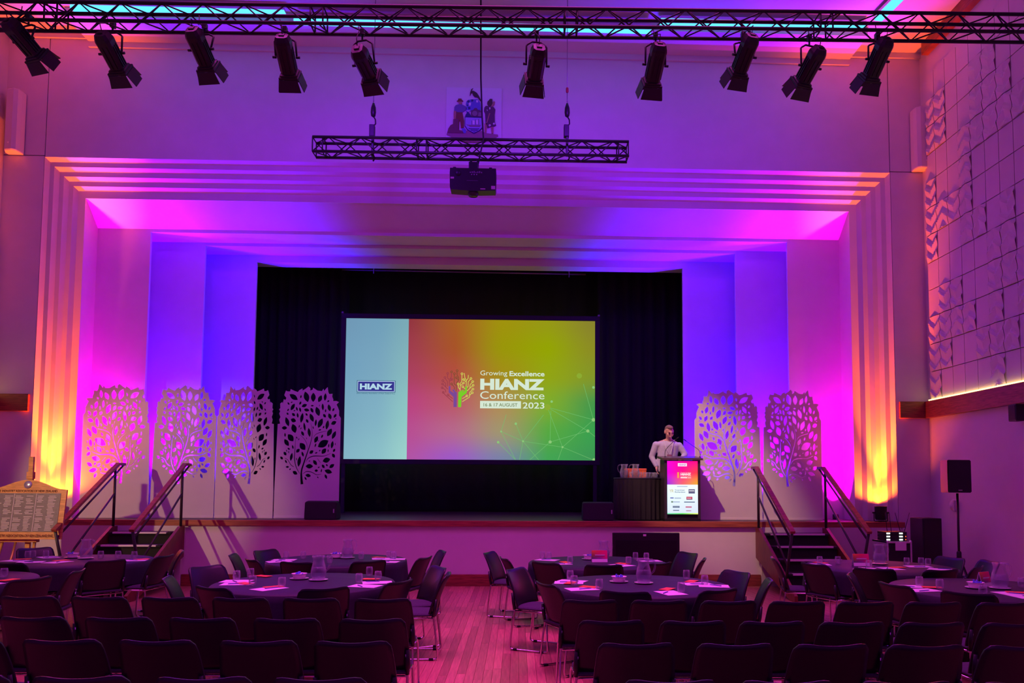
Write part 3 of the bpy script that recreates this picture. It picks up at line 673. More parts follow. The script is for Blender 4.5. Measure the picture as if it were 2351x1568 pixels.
st_('lettering', 'HIANZ', 826, 900, 895, 12, emis('slide_pale2', (178, 214, 232)), .05, -.010)
st_('lettering', '(Hire Industry Association of New Zealand Inc.)', 819, 906, 906, 2.6, EDK, .02, -.006)
# circuit-tree emblem, built from short strokes
def stroke(name, pts, wd, m, dy=-.006):
    P = [Vector(sp(*p)) for p in pts]; q = MB()
    for p0, p1 in zip(P, P[1:]):
        d = (p1-p0); n = Vector((-d.z, 0, d.x)).normalized()*wd*px_/2
        q.add([p0-n, p1-n, p1+n, p0+n], [(0, 1, 2, 3)], Matrix.Translation((0, dy, 0)))
    return q
def zp(x, y): return (1000+x*100/1568, 840+y*100/1568)
def ringm(c, r, q, wd, dy=-.0065):
    pts = [zp(c[0]+r*math.cos(t*PI/6), c[1]+r*math.sin(t*PI/6)) for t in range(13)]
    s_ = stroke('n', pts, wd, None, dy); q.add(s_.v, s_.f)
def circuit(paths, rings, m, wd=1.5):
    q = MB()
    for pth in paths: s_ = stroke('n', [zp(*p) for p in pth], wd, None); q.add(s_.v, s_.f)
    for c in rings: ringm(c, 34, q, wd)
    q.build('emblem_branches', m, ps)
ER, EG, EY, EB, EP = emis('emb_red', (150, 60, 76)), emis('emb_green', (120, 205, 40)), emis('emb_yellow', (206, 214, 90)), emis('emb_brown', (124, 78, 50)), emis('emb_purple', (122, 72, 150))
circuit([[(405, 300), (400, 430), (470, 500), (470, 720)], [(540, 250), (540, 400), (480, 480)], [(560, 485), (490, 545)], [(310, 440), (400, 560), (400, 740)], [(240, 550), (330, 620), (340, 740)], [(230, 660), (340, 760), (420, 840)], [(210, 790), (330, 860), (350, 960)], [(250, 960), (340, 1060), (600, 1290)], [(430, 1060), (600, 1180)]],
        [(405, 270), (310, 420), (235, 530), (225, 655), (215, 790), (255, 955), (430, 1050), (555, 480)], ER)
circuit([[(740, 200), (745, 320), (805, 420), (805, 510), (735, 600), (715, 920)], [(720, 430), (790, 500)], [(645, 310), (640, 640), (710, 700)], [(560, 660), (650, 760), (650, 860)]], [(745, 165), (545, 210), (648, 275), (720, 420), (550, 650)], EB)
circuit([[(920, 300), (915, 560), (870, 620), (860, 900)], [(1000, 250), (1020, 400), (1080, 520), (1075, 760)], [(1150, 320), (1145, 440), (1090, 510)], [(980, 490), (1070, 570)], [(1240, 460), (1150, 560), (1145, 740), (1100, 780)], [(1310, 570), (1215, 670), (1210, 790)], [(1320, 700), (1210, 800), (1110, 900)], [(1310, 840), (1205, 950), (1200, 1120), (940, 1290)], [(1290, 970), (1210, 1050)], [(790, 670), (800, 780), (860, 850)], [(975, 620), (880, 700)], [(960, 760), (1050, 830)], [(1110, 1080), (940, 1180)]],
        [(985, 485), (1245, 445), (1310, 555), (1325, 690), (1320, 830), (1300, 960), (790, 650), (980, 610), (955, 745), (1105, 1075), (920, 275)], EY)
flat([[(sp(*zp(x, y))[0], sp(*zp(x, y))[2]) for x, y in ((630, 1485), (745, 1485), (745, 940), (690, 930), (650, 850), (570, 860), (650, 980), (510, 900), (510, 730), (450, 730), (450, 960), (625, 1120))]], 'emblem_hand', EP, ps, (0, -.007, 0), .001)
flat([[(sp(*zp(x, y))[0], sp(*zp(x, y))[2]) for x, y in ((795, 1485), (905, 1485), (915, 1120), (1100, 970), (1110, 740), (1045, 740), (1040, 880), (890, 975), (1000, 880), (970, 850), (860, 915), (800, 940))]], 'emblem_hand', EG, ps, (0, -.007, 0), .001)
# network lines and nodes
EL = emis('slide_net', (112, 190, 110))
def z2p(x, y): return (780+x*610/2351, 710+y*370/1426)
net = [((1835, 860), (2245, 970)), ((2245, 970), (1970, 1215)), ((1970, 1215), (2250, 1330)), ((1970, 1215), (1620, 1165)), ((1620, 1165), (1425, 1080)), ((1425, 1080), (1555, 1330)), ((1555, 1010), (1620, 1165)), ((1835, 860), (1970, 1215)), ((1860, 1170), (2195, 1070)), ((2195, 1070), (2260, 1120)), ((1400, 1175), (1550, 1325)), ((1620, 1165), (1590, 1330)), ((1620, 1165), (1760, 1330)), ((1860, 1170), (1680, 1330)), ((1970, 1215), (1930, 1330)), ((2245, 970), (2155, 650)), ((1860, 1170), (1865, 890)), ((2195, 1070), (1850, 870)), ((1620, 1165), (1800, 930)), ((1425, 1080), (1470, 930))]
q = MB()
for a, b in net: s_ = stroke('n', [z2p(*a), z2p(*b)], .9, None, -.003); q.add(s_.v, s_.f)
q.build('network_lines', EL, ps)
for (x, y), r in (((1835, 860), 28), ((2245, 970), 16), ((1970, 1215), 9), ((1620, 1165), 9), ((1425, 1080), 8), ((1555, 1010), 11), ((1860, 1170), 14), ((2195, 1070), 14), ((1400, 1175), 11), ((2118, 577), 24), ((2245, 680), 12), ((2250, 1325), 14), ((1872, 810), 11)):
    px0, py0 = z2p(x, y); c = sp(px0, py0); rr = r*610/2351*px_
    big = r > 20
    flat([[(c[0]+min(rr*math.cos(t*PI/8), SW/2-c[0]-.002), c[2]+rr*math.sin(t*PI/8)) for t in range(16)]], 'network_node', emis('slide_node_dim', (140, 172, 50)) if big else emis('slide_node', (140, 200, 120)), ps, (0, -.0045, 0), .001)

# ================================================================== TREE SCREENS
LEAF = [(192,252,105,50,-32),(325,248,112,58,-72),(396,252,95,52,90),(466,265,78,44,65),(520,247,80,32,85),(267,247,36,18,80),(553,288,28,18,30),(140,318,34,18,-50),(173,305,24,12,40),(185,352,80,38,60),(262,312,40,22,65),(305,336,62,34,20),(387,336,34,16,0),(461,333,26,8,90),(497,347,74,26,95),(565,355,74,36,-75),(608,373,40,22,65),(445,393,100,50,-70),(330,380,60,32,-10),(385,382,58,30,-60),(262,378,52,22,-75),(228,370,46,20,-70),(138,382,32,16,55),(204,388,24,12,15),(133,420,30,20,-40),(195,428,44,28,-40),(238,435,54,22,-80),(527,385,36,16,90),(282,460,106,36,80),(330,425,34,20,-45),(384,457,92,42,-65),(517,435,46,28,-50),(573,440,66,36,-65),(627,435,50,26,55),(636,465,18,10,0),(132,500,100,42,-70),(195,485,62,42,-20),(338,490,46,26,-55),(428,507,76,24,85),(475,510,108,50,65),(548,527,100,38,80),(615,506,62,40,25),(105,562,60,36,0),(204,567,95,58,-70),(312,548,92,24,-80),(257,545,36,12,75),(275,565,28,10,60),(362,605,96,34,-80),(402,556,34,12,-75),(510,550,30,16,65),(472,578,34,14,15),(573,602,92,48,60),(620,628,92,38,65),(294,616,56,28,-60),(113,632,44,18,-85),(172,660,90,60,-50),(436,675,76,40,65),(497,642,42,20,65),(234,658,28,12,-60),(256,674,28,10,70),(336,664,22,8,-70),(131,708,84,44,-55),(510,716,128,72,30),(604,725,80,32,80),(568,735,46,14,85),(636,718,30,9,85),(297,745,90,60,-50),(196,752,46,18,-75),(430,732,44,16,75),(460,688,20,8,80),(250,788,52,34,45),(155,770,32,18,-25),(390,800,52,34,35),(519,790,70,44,50),(563,785,36,12,88),(625,782,40,24,60),(118,818,46,30,-50),(440,808,30,14,20),(476,785,22,12,50),(184,850,86,30,80),(300,822,56,24,-70),(155,803,30,10,-80),(133,790,28,10,-70),(620,834,50,32,-55),(84,862,40,26,-40),(266,895,112,38,82),(238,872,36,10,-80),(130,897,42,18,-60),(548,880,84,52,15),(430,905,64,36,-50),(372,942,80,46,0),(516,942,46,28,-50),(553,930,28,18,-50),(605,938,64,36,35),(146,950,38,20,0),(174,973,24,14,40),(445,985,38,26,0),(498,985,40,14,80),(470,952,26,12,30),(570,993,84,44,-15),(226,1008,58,36,-30),(362,1034,60,34,-10),(546,1044,52,26,-65),(336,1064,40,18,-55),(462,1052,24,12,-40),(372,890,20,9,15)]
BR = [([(300,1121),(291,1000),(318,900),(350,800),(384,690),(393,600),(376,512)],[30,17,14,11,8,6,3]), ([(276,1018),(236,950),(216,860),(221,740),(221,655)],[4,9,10,6,3]), ([(212,949),(180,928),(150,882),(116,862)],[6,7,6,3]),
      ([(330,908),(360,862),(420,840),(520,839),(590,812)],[3,8,9,6,3]), ([(309,1018),(345,994),(400,1002),(450,1026),(500,1016)],[3,7,7,6,3]), ([(404,664),(430,625),(480,602),(545,587)],[3,6,5,3]), ([(346,775),(340,720),(310,667),(268,628)],[3,6,5,3]), ([(452,862),(470,886),(490,908)],[3,5,3])]
OUT = [(18,1440),(18,1200),(36,525),(60,520),(50,480),(62,455),(48,420),(58,395),(45,380),(58,365),(55,320),(75,305),(80,325),(92,275),(108,285),(118,262),(95,235),(112,188),(130,197),(155,197),(160,172),(200,190),(235,202),(250,182),(280,165),(282,187),(315,167),(345,143),(362,160),(362,187),(388,174),(392,155),(440,184),(485,188),(500,165),(508,187),(530,160),(543,147),(552,200),(562,217),(595,212),(592,240),(605,270),(602,287),(640,285),(665,295),(640,320),(655,350),(668,380),(668,430),(687,455),(687,1440)]
def smooth(pts, ws, n=5):
    P = [Vector(p+(0,)) for p in pts]; out = []; wo = []
    for i in range(len(P)-1):
        a, b, c, d = P[max(i-1, 0)], P[i], P[i+1], P[min(i+2, len(P)-1)]
        for k in range(n):
            t = k/n; out.append(.5*((2*b)+(c-a)*t+(2*a-5*b+4*c-d)*t*t+(3*b-a-3*c+d)*t**3)); wo.append(ws[i]*(1-t)+ws[i+1]*t)
    out.append(P[-1]); wo.append(ws[-1]); return out, wo
def screen_polys(K, flip):
    sx = -1 if flip else 1
    tr_ = lambda x, y: (sx*(x-352)*K, (1440-y)*K)
    polys = [[tr_(*p) for p in OUT]]
    for cx, cy, L, W, a in LEAF:
        a = math.radians(a); n = 7; up = []; dn = []
        for k in range(n+1):
            t = k/n; u = (t-.5)*L; h = W/2*(math.sin(PI*t)**.85)
            up.append((u, h)); dn.append((u, -h))
        ring = up+dn[-2:0:-1]
        polys.append([tr_(cx+u*math.cos(a)-v*math.sin(a), cy-(u*math.sin(a)+v*math.cos(a))) for u, v in ring])
    for pts, ws in BR:
        P, Wd = smooth(pts, ws); l = []; r = []
        for i, p in enumerate(P):
            t = P[min(i+1, len(P)-1)]-P[max(i-1, 0)]; n = Vector((-t.y, t.x, 0)).normalized()*Wd[i]/2
            l.append((p+n)[:2]); r.append((p-n)[:2])
        polys.append([tr_(*q) for q in l+r[::-1]])
    return polys
SCR = {}
def tree_screen(pxl, pxr, Yl, Yr, flip, lab):
    a, b = A(pxl, 1150, Y=Yl), A(pxr, 1150, Y=Yr); d = Vector((b.x-a.x, b.y-a.y, 0)); W = d.length
    o = thing('tree_screen', lab, 'decorative screen', ((a.x+b.x)/2, (a.y+b.y)/2, HS), math.atan2(d.y, d.x), 'white cut-out tree screens on the stage')
    if flip not in SCR:
        q = flat(screen_polys(.00185, flip), 'cut_out_board', M_PLY, o, (0, 0, .03), .018); SCR[flip] = q.data
    else: q = obj('cut_out_board', SCR[flip], None, o, (0, 0, .03))
    q.scale = (W/(669*.00185), 1, 1)
    MB().box((-W/2, -.02, 0), (W/2, .02, .03)).build('base_rail', M_PLY, o)
    for s_ in (-1, 1): MB().prism([(s_*(W/2-.06)-.01, 0), (s_*(W/2-.06)+.01, 0), (s_*(W/2-.06)+.01, .5), (s_*(W/2-.06)-.01, .5)], .02, .05).build('stiffener', M_PLY, o)
    return o
tree_screen(183, 341, YP+.10, YP+.22, True, 'leftmost white tree screen, glowing magenta through its leaves')
tree_screen(345, 491, YP+.16, YP+.28, False, 'second white tree screen from the left, white-pink light in its leaves')
tree_screen(493, 627, YP+.28, YP+.20, True, 'third white tree screen from the left, half against the dark opening')
tree_screen(629, 778, YP+.22, YP+.30, False, 'white tree screen beside the projection screen, black leaves')
tree_screen(1596, 1750, YP+.18, YP+.12, True, 'white tree screen just right of the lectern with blue leaves')
tree_screen(1752, 1888, YP+.12, YP+.08, False, 'rightmost white tree screen with blue and magenta leaves')

# ================================================================== STAGE FURNITURE
def monitor(px0, px1, lab):
    a, b = A(px0, 1193, Y=YF+.35), A(px1, 1193, Y=YF+.35); w_ = b.x-a.x; h_ = .33
    o = thing('stage_monitor', lab, 'stage monitor', ((a.x+b.x)/2, YF+.42, HS), 0, 'floor monitors on the stage')
    prof2 = [(-.17, 0), (.2, 0), (.2, .20), (.06, h_), (-.13, h_-.02)]
    vs = [(-w_/2, y, z) for y, z in prof2]+[(w_/2, y, z) for y, z in prof2]; n = 5
    bm = bmesh.new(); V = [bm.verts.new(v) for v in vs]
    for f in [tuple(range(n)), tuple(range(n, 2*n))]+[(k, k+n, (k+1) % n+n, (k+1) % n) for k in range(n)]: bm.faces.new([V[i] for i in f])
    bmesh.ops.recalc_face_normals(bm, faces=bm.faces); bmesh.ops.bevel(bm, geom=bm.edges[:], offset=.012, segments=2, affect='EDGES')
    MB().bm(bm).build('cabinet', M_GRILLE, o)
    MB().box((w_/2-.05, -.175, .12), (w_/2-.03, -.168, .19)).build('handle_plate', mat('pale_label', (.5, .48, .5), .5), o)
    MB().box((-w_/2+.04, .19, .03), (w_/2-.04, .206, .18)).build('grille', M_BLACK, o)
monitor(701, 774, 'black wedge monitor on the stage in front of the tree screen'); monitor(1338, 1408, 'black wedge monitor on the stage left of the skirted table')
# skirted round table
tb = A(1470, 1100, Y=YF+.80); TR_ = (A(1533, 1150, Y=YF+.80).x-A(1409, 1150, Y=YF+.80).x)/2
stb = thing('skirted_table', 'small round table with pleated black skirt beside the lectern', 'table', (tb.x, tb.y, HS))
TH = A(1470, 1097, Y=YF+.80).z-HS
MB().lathe([(0, TH-.03), (TR_*.97, TH-.03), (TR_*.99, TH-.012), (TR_*.97, TH), (0, TH)], 40).build('tabletop', M_CLOTH, stb)
m = MB(); n = 160; vs = []
for z, k in ((TH-.02, .0), (TH-.12, .35), (.25, 1), (.015, 1.15)):
    for i in range(n):
        a = 2*PI*i/n; rr = TR_*.97+k*(.022*math.cos(32*a)+.012*math.sin(13*a))-.01*k; vs.append((rr*math.cos(a), rr*math.sin(a), z))
m.add(vs, [(j*n+i, j*n+(i+1) % n, (j+1)*n+(i+1) % n, (j+1)*n+i) for j in range(3) for i in range(n)], smooth=True); m.build('pleated_skirt', mat('black_table_skirt', (.014, .011, .015), .8), stb)
TZ = HS+TH
# lectern
LY = YF+.10
l0, l1 = A(1526, 1195, Y=LY), A(1609, 1195, Y=LY); LW = l1.x-l0.x; lt = A(1568, 1050, Y=LY).z-HS
le = thing('lectern', 'black lectern with a bright portrait display on its front', 'lectern', ((l0.x+l1.x)/2, LY, HS))
MB().box((-LW/2-.0, .0, 0), (LW/2, .45, .05), bev=.008).build('base', M_BLACK, le)
for s_ in (-1, 1): MB().box((s_*LW/2, .0, .04), (s_*(LW/2-.05), .42, lt-.03), bev=.005).build('side_panel', mat('lectern_edge', (.05, .04, .05), .35), le)
MB().box((-LW/2+.05, .03, .04), (LW/2-.05, .06, lt-.05)).build('front_panel', M_BLACK, le)
MB().add([(-LW/2-.04, -.04, lt-.05), (LW/2+.04, -.04, lt-.05), (LW/2+.04, .5, lt+.0), (-LW/2-.04, .5, lt+.0), (-LW/2-.04, -.04, lt-.015), (LW/2+.04, -.04, lt-.015), (LW/2+.04, .5, lt+.04), (-LW/2-.04, .5, lt+.04)], [(3, 2, 1, 0), (4, 5, 6, 7), (0, 1, 5, 4), (1, 2, 6, 5), (2, 3, 7, 6), (3, 0, 4, 7)]).build('reading_top', mat('lectern_top', (.10, .06, .06), .3), le)
dx0, dx1 = -LW/2+.048, LW/2-.048; dzt, dzb = lt-.065, .125
dsp = MB().box((dx0-.006, .0, dzb-.006), (dx1+.006, .03, dzt+.006)).build('display', M_BLACK, le)
zm = dzt-(dzt-dzb)*.445
V_DS = vcol_mat('display_picture', True, 1.15)
gradgrid('picture_top', V_DS, dsp, dx0, dx1, zm, dzt, -.002, [[(240, 10, 205), (248, 5, 160), (250, 10, 130)], [(225, 5, 215), (250, 20, 130), (252, 60, 70)], [(150, 50, 215), (235, 100, 110), (228, 165, 50)]], 12)
gradgrid('picture_bottom', V_DS, dsp, dx0, dx1, dzb+.022, zm, -.002, [[(232, 250, 252), (235, 250, 252)], [(214, 226, 250), (212, 222, 248)]], 4)
gradgrid('picture_stripe', V_DS, dsp, dx0, dx1, dzb, dzb+.022, -.002, [[(150, 220, 190), (120, 225, 120), (222, 240, 130)], [(90, 200, 150), (80, 210, 80), (226, 240, 110)]], 6)
def dp(x, y): return (dx0+(x-35)/(1290-35)*(dx1-dx0), dzb+(1450-y)/(1450-220)*(zm-dzb))     # 1394-px zoom of the lower display
def drect(name, x0, y0, x1, y1, c, dy=-.004): (a, b), (c_, d_) = dp(x0, y0), dp(x1, y1); return MB().box((a, dy, d_), (c_, dy-.001, b)).build(name, emis('ds_%d_%d_%d' % c, c), dsp)
drect('sponsor_line', 435, 285, 865, 312, (158, 168, 214)); drect('sponsor_mark', 905, 405, 1165, 585, (112, 108, 140)); drect('sponsor_mark', 925, 455, 1135, 490, (226, 224, 232), -.006); drect('sponsor_mark', 910, 555, 1165, 585, (66, 60, 110), -.006)
drect('sponsor_mark', 815, 720, 1060, 845, (200, 70, 100)); drect('sponsor_mark', 840, 760, 1010, 805, (240, 160, 178), -.006); drect('sponsor_mark', 815, 815, 1060, 845, (110, 84, 110), -.006)
drect('sponsor_mark', 155, 750, 295, 800, (120, 126, 190)); drect('sponsor_mark', 330, 755, 595, 810, (186, 200, 222)); drect('sponsor_mark', 720, 925, 1160, 965, (96, 112, 140)); drect('sponsor_mark', 270, 930, 545, 955, (126, 138, 180)); drect('sponsor_mark', 195, 905, 265, 970, (110, 134, 110))
drect('sponsor_mark', 258, 1105, 535, 1185, (108, 118, 148)); drect('sponsor_mark', 290, 1135, 500, 1160, (150, 160, 184), -.006); drect('sponsor_mark', 270, 1270, 515, 1310, (116, 122, 156)); drect('sponsor_mark', 780, 1120, 1030, 1180, (206, 120, 150)); drect('sponsor_mark', 800, 1285, 1010, 1322, (190, 140, 172))
def dtext(body, x0, x1, yb, cap, c, bold=0, top=False):
    a = dp(x0, yb); o_ = text('lettering', body, cap*(zm-dzb)/1230/.7, emis('dt_%d_%d_%d' % c, c), dsp, (a[0], -.005, a[1]), bold, .0005)
    xs = [v.co.x for v in o_.data.vertices]; k = (x1-x0)/1255*(dx1-dx0)/(max(xs)-min(xs))
    for v in o_.data.vertices: v.co.x *= k
dtext('Youngman', 340, 750, 470, 50, (66, 84, 130), .02); dtext('Richardson', 340, 765, 552, 50, (66, 84, 130), .02); dtext('YR', 120, 300, 545, 130, (206, 190, 130), .01)
def tp(x, y): return (dx0+(x-290)/(945-290)*(dx1-dx0), zm+(668-y)/(668-155)*(dzt-zm))     # 1107-px zoom of the upper display
def trect(name, x0, y0, x1, y1, c, dy=-.004): (a, b), (c_, d_) = tp(x0, y0), tp(x1, y1); return MB().box((a, dy, d_), (c_, dy-.001, b)).build(name, emis('ds_%d_%d_%d' % c, c), dsp)
trect('logo_badge', 520, 203, 712, 270, (255, 240, 252)); trect('date_bar', 575, 503, 720, 528, (255, 240, 235)); trect('logo_emblem', 505, 400, 545, 525, (250, 160, 90))
def ttext(body, x0, x1, yb, hh, c, bold):
    a = tp(x0, yb); o_ = text('lettering', body, hh/513*(dzt-zm)/.7, emis('dt_%d_%d_%d' % c, c), dsp, (a[0], -.006, a[1]), bold, .0005)
    xs = [v.co.x for v in o_.data.vertices]; k = (x1-x0)/655*(dx1-dx0)/(max(xs)-min(xs))
    for v in o_.data.vertices: v.co.x *= k
ttext('HIANZ', 540, 692, 252, 30, (190, 90, 190), .03); ttext('HIANZ', 575, 797, 463, 42, (255, 245, 245), .05); ttext('Growing Excellence', 575, 797, 412, 18, (255, 190, 200), 0); ttext('Conference', 575, 797, 493, 24, (255, 190, 180), 0); ttext('2023', 730, 797, 528, 24, (255, 235, 225), .02)
def gooseneck(px0, pts, lab):
    P = [A(x, y, Y=LY+.2) for x, y in pts]; o_ = thing('gooseneck_microphone', lab, 'microphone', P[0], 0, 'gooseneck microphones on the lectern')
    q_ = [p-P[0] for p in P]; sm_, _ = smooth([(v.x, v.z) for v in q_], [1]*len(q_), 4); sm_ = [Vector((v.x, 0, v.y)) for v in sm_]
    MB().tube(sm_, .005, 6).build('gooseneck', M_BLACK, o_); d = (sm_[-1]-sm_[-2]).normalized(); MB().tube([sm_[-1], sm_[-1]+d*.06], .009, 8).build('capsule', M_BLACK, o_)
    MB().lathe([(.022, -.015), (.022, .0), (.008, .02)], 10, cap=True).build('base', M_BLACK, o_)
gooseneck(0, [(1527, 1050), (1527, 1037), (1532, 1028), (1545, 1015), (1553, 1008)], 'left gooseneck microphone bent towards the speaker'); gooseneck(0, [(1607, 1050), (1607, 1040), (1603, 1032), (1590, 1023), (1576, 1013)], 'right gooseneck microphone bent over the lectern')
# jugs and glasses ----------------------------------------------------
def jug_mesh():
    prof_o = [(.0, .0), (.058, .0), (.064, .01), (.078, .06), (.080, .09), (.070, .14), (.055, .19), (.052, .22), (.060, .25)]
    prof_i = [(.056, .25), (.048, .22), (.051, .19), (.066, .14), (.076, .09), (.074, .06), (.060, .015), (.0, .012)]
    b = MB(); vs = []; n = 24
    for r_, z in prof_o+prof_i:
        for k in range(n):
            a = 2*PI*k/n; sp_ = 1+(.22*max(0, math.cos(a))**8 if z > .215 else 0); vs.append((r_*math.cos(a)*sp_, r_*math.sin(a), z))
    L = len(prof_o+prof_i); b.add(vs, [(i*n+k, i*n+(k+1) % n, (i+1)*n+(k+1) % n, (i+1)*n+k) for i in range(L-1) for k in range(n)], smooth=True); return b.mesh('glass_body')
JB = jug_mesh(); JH = MB().tube([(-.052, 0, .235), (-.085, 0, .24), (-.112, 0, .215), (-.118, 0, .17), (-.105, 0, .12), (-.078, 0, .095)], .009, 8).mesh('handle')
JW = MB().lathe([(0, .013), (.058, .0165), (.071, .06), (.073, .09), (.066, .13), (0, .13)], 20).mesh('water')
def jug(p, lab, rz=PI, water=True, group='water jugs'):
    o_ = thing('water_jug', lab, 'water jug', p, rz, group); obj('glass_body', JB, M_GLASS, o_); obj('handle', JH, M_GLASS, o_)
    if water: obj('water', JW, M_WATER, o_)
    return o_
GB = MB().lathe([(0, 0), (.026, 0), (.034, .012), (.038, .045), (.036, .075), (.0315, .098), (.0300, .098), (.0345, .075), (.0365, .045), (.0325, .016), (0, .012)], 16).mesh('drinking_glass')
def glass(p, lab, group='tumblers on the tables'):
    o_ = obj('drinking_glass', GB, M_GLASS, None, p); return tag(o_, lab, 'glass', group)
def on_tb(px, py=1097): q = A(px, py, Y=tb.y); return q.x
jug((on_tb(1432), tb.y-.05, TZ), 'glass jug at the left end of the skirted stage table', PI*.0, True); jug((on_tb(1457), tb.y-.1, TZ), 'glass jug in the middle of the skirted stage table', 0, True)
bx = thing('orange_box', 'low orange-red box lying behind the jugs on the skirted table', 'box', ((on_tb(1438)+on_tb(1486))/2, tb.y+.18, TZ)); w2 = (on_tb(1486)-on_tb(1438))/2
MB().box((-w2, -.09, 0), (w2, .09, .15), bev=.01).build('carton', M_ORANGE, bx); MB().box((-w2-.004, -.094, .14), (w2+.004, .094, .176), bev=.008).build('lid', mat('orange_lid', (.9, .14, .06), .5), bx)
for i, (px, dy) in enumerate(((1444, -.28), (1464, -.3), (1476, -.22), (1482, -.3), (1491, -.18), (1499, -.2), (1503, -.1))): glass((on_tb(px), tb.y+dy, TZ), '%s tumbler from the left on the skirted stage table' % ('first', 'second', 'third', 'fourth', 'fifth', 'sixth', 'seventh')[i])

# ================================================================== PERSON
PY = YF+1.16
M_SHIRT = mat('pale_blue_shirt', (.55, .52, .66), .8, noise=.06, scale=25, bump=.1); M_SKIN = mat('skin', (.68, .36, .28), .55); M_TRS = mat('dark_trousers', (.02, .018, .025), .8); M_HAIR = mat('grey_sandy_hair', (.24, .15, .13), .9, noise=.3, scale=120)
def J(x, y, dY=0): q = A(x, y, Y=PY+dY); return q
root = Vector((A(1535, 1100, Y=PY).x, PY, HS))
pe = thing('person', 'person in a pale blue shirt looking down behind the lectern', 'person', root)
def blob(name, segs, m, parent, vox=.012, smooth_it=6):
    """continuous surface from swept ellipsoids: (p0, r0, p1, r1) with radii triples"""
    b = MB()
    bm = bmesh.new(); bmesh.ops.create_icosphere(bm, subdivisions=2, radius=1); iv = [v.co.copy() for v in bm.verts]; jf = [[v.index for v in f.verts] for f in bm.faces]; bm.free()
    for p0, r0, p1, r1 in segs:
        p0, p1 = Vector(p0), Vector(p1); r0 = Vector(r0 if hasattr(r0, '__len__') else (r0,)*3); r1 = Vector(r1 if hasattr(r1, '__len__') else (r1,)*3)
        st = max(1, int((p1-p0).length/(min(min(r0), min(r1))*.35)))
        for k in range(st+1):
            t = k/st; c = p0.lerp(p1, t)-root; r_ = r0.lerp(r1, t); b.add([(c.x+v.x*r_.x, c.y+v.y*r_.y, c.z+v.z*r_.z) for v in iv], jf)
    o_ = obj(name, b.mesh(name), m, parent); rm = o_.modifiers.new('r', 'REMESH'); rm.mode = 'VOXEL'; rm.voxel_size = vox; rm.use_smooth_shade = True
    sm_ = o_.modifiers.new('s', 'SMOOTH'); sm_.iterations = smooth_it; sm_.factor = .5
    dg = bpy.context.evaluated_depsgraph_get(); dg.update(); me = bpy.data.meshes.new_from_object(o_.evaluated_get(dg)); old = o_.data; o_.modifiers.clear(); o_.data = me; bpy.data.meshes.remove(old); me.name = name
    return o_
hc_ = J(1536.5, 992, -.10)           # head centre
neck = J(1536, 1010, -.01); shl, shr = J(1506, 1021, .03), J(1559, 1023, .01); chest = J(1536, 1028, -.0); waist = J(1530, 1060, .05); hip = J(1531, 1082, .06)
ell, hal = J(1496, 1048, .07), J(1507, 1072, -.02); elr, har = J(1573, 1043, -.02), J(1560, 1060, -.16)
hp2 = Vector((hip.x, hip.y, HS+.92)); feet = [(s_, Vector((root.x+s_*.12, PY+.06, HS))) for s_ in (-1, 1)]
HR = Matrix.Rotation(math.radians(24), 3, 'X') @ Matrix.Rotation(math.radians(8), 3, 'Z')
def hd(x, y, z): v = HR @ Vector((x, y, z))*1.1; return hc_+v
head = [(hd(0, .015, .035), (.078, .092, .082), hd(0, .01, .0), (.076, .088, .085)), (hd(0, -.012, -.05), (.062, .072, .062), hd(0, -.03, -.09), (.042, .045, .034)),
        (hd(0, -.094, .005), (.011, .012, .011), hd(0, -.112, -.03), (.015, .016, .013)), (hd(-.028, -.078, .022), (.028, .014, .010), hd(.028, -.078, .022), (.028, .014, .010)),
        (hd(-.018, -.078, -.062), (.014, .010, .006), hd(.018, -.078, -.062), (.014, .010, .006)), (hd(-.04, -.062, -.02), .022, hd(-.03, -.066, -.045), .02), (hd(.04, -.062, -.02), .022, hd(.03, -.066, -.045), .02)]
for s_ in (-1, 1): head.append((hd(s_*.079, .015, .012), (.010, .018, .024), hd(s_*.078, .012, -.02), (.009, .014, .016)))
def hand(w_, dirv, side, curl):
    d = Vector(dirv).normalized(); s2 = Vector(side).normalized(); n = d.cross(s2); seg = [(w_, (.026, .026, .026), w_+d*.03, (.028, .024, .028))]
    pal = w_+d*.085
    for k in (-1, -.3, .3, 1): seg.append((w_+d*.03+s2*.022*k, .017, pal+s2*.026*k, .014))
    for i, (k, L) in enumerate(((-1.05, .062), (-.36, .074), (.34, .07), (1.02, .056))):
        a = pal+s2*.028*k; b = a+(d*.9+n*curl).normalized()*L*.5; c = b+(d*.6+n*curl*2).normalized()*L*.5; seg += [(a, .0095, b, .0088), (b, .0088, c, .0075)]
    a = w_+d*.03-s2*.028; b = a+(d*.7-s2*.7).normalized()*.04; c = b+(d*.95-s2*.25).normalized()*.03; seg += [(a, .013, b, .0105), (b, .0105, c, .009)]
    return seg
body = head+[(neck+Vector((0, .0, -.03)), .058, hd(0, .03, -.05), .055), (shl, .045, neck, .045), (shr, .045, neck, .045), (chest, (.14, .09, .12), waist, (.14, .10, .1)), (waist, (.14, .10, .1), hp2, (.15, .11, .1))]
for a, b, c in ((shl, ell, hal), (shr, elr, har)): body += [(a, .048, b, .038), (b, .038, c, .026)]
body += hand(hal, J(1508, 1082, -.04)-hal, (.3, 1, 0), .25)+hand(har, J(1553, 1064, -.26)-har, (1, .2, 0), .3)
for s_, f in feet:
    h0 = hp2+Vector((s_*.09, 0, -.02)); kn = f+Vector((0, -.02, .5)); body += [(h0, .085, kn, .055), (kn, .055, f+Vector((0, .02, .1)), .04), (f+Vector((0, .03, .04)), (.035, .05, .035), f+Vector((0, -.14, .03)), (.04, .05, .028))]
blob('body', body, M_SKIN, pe, .0085, 3)
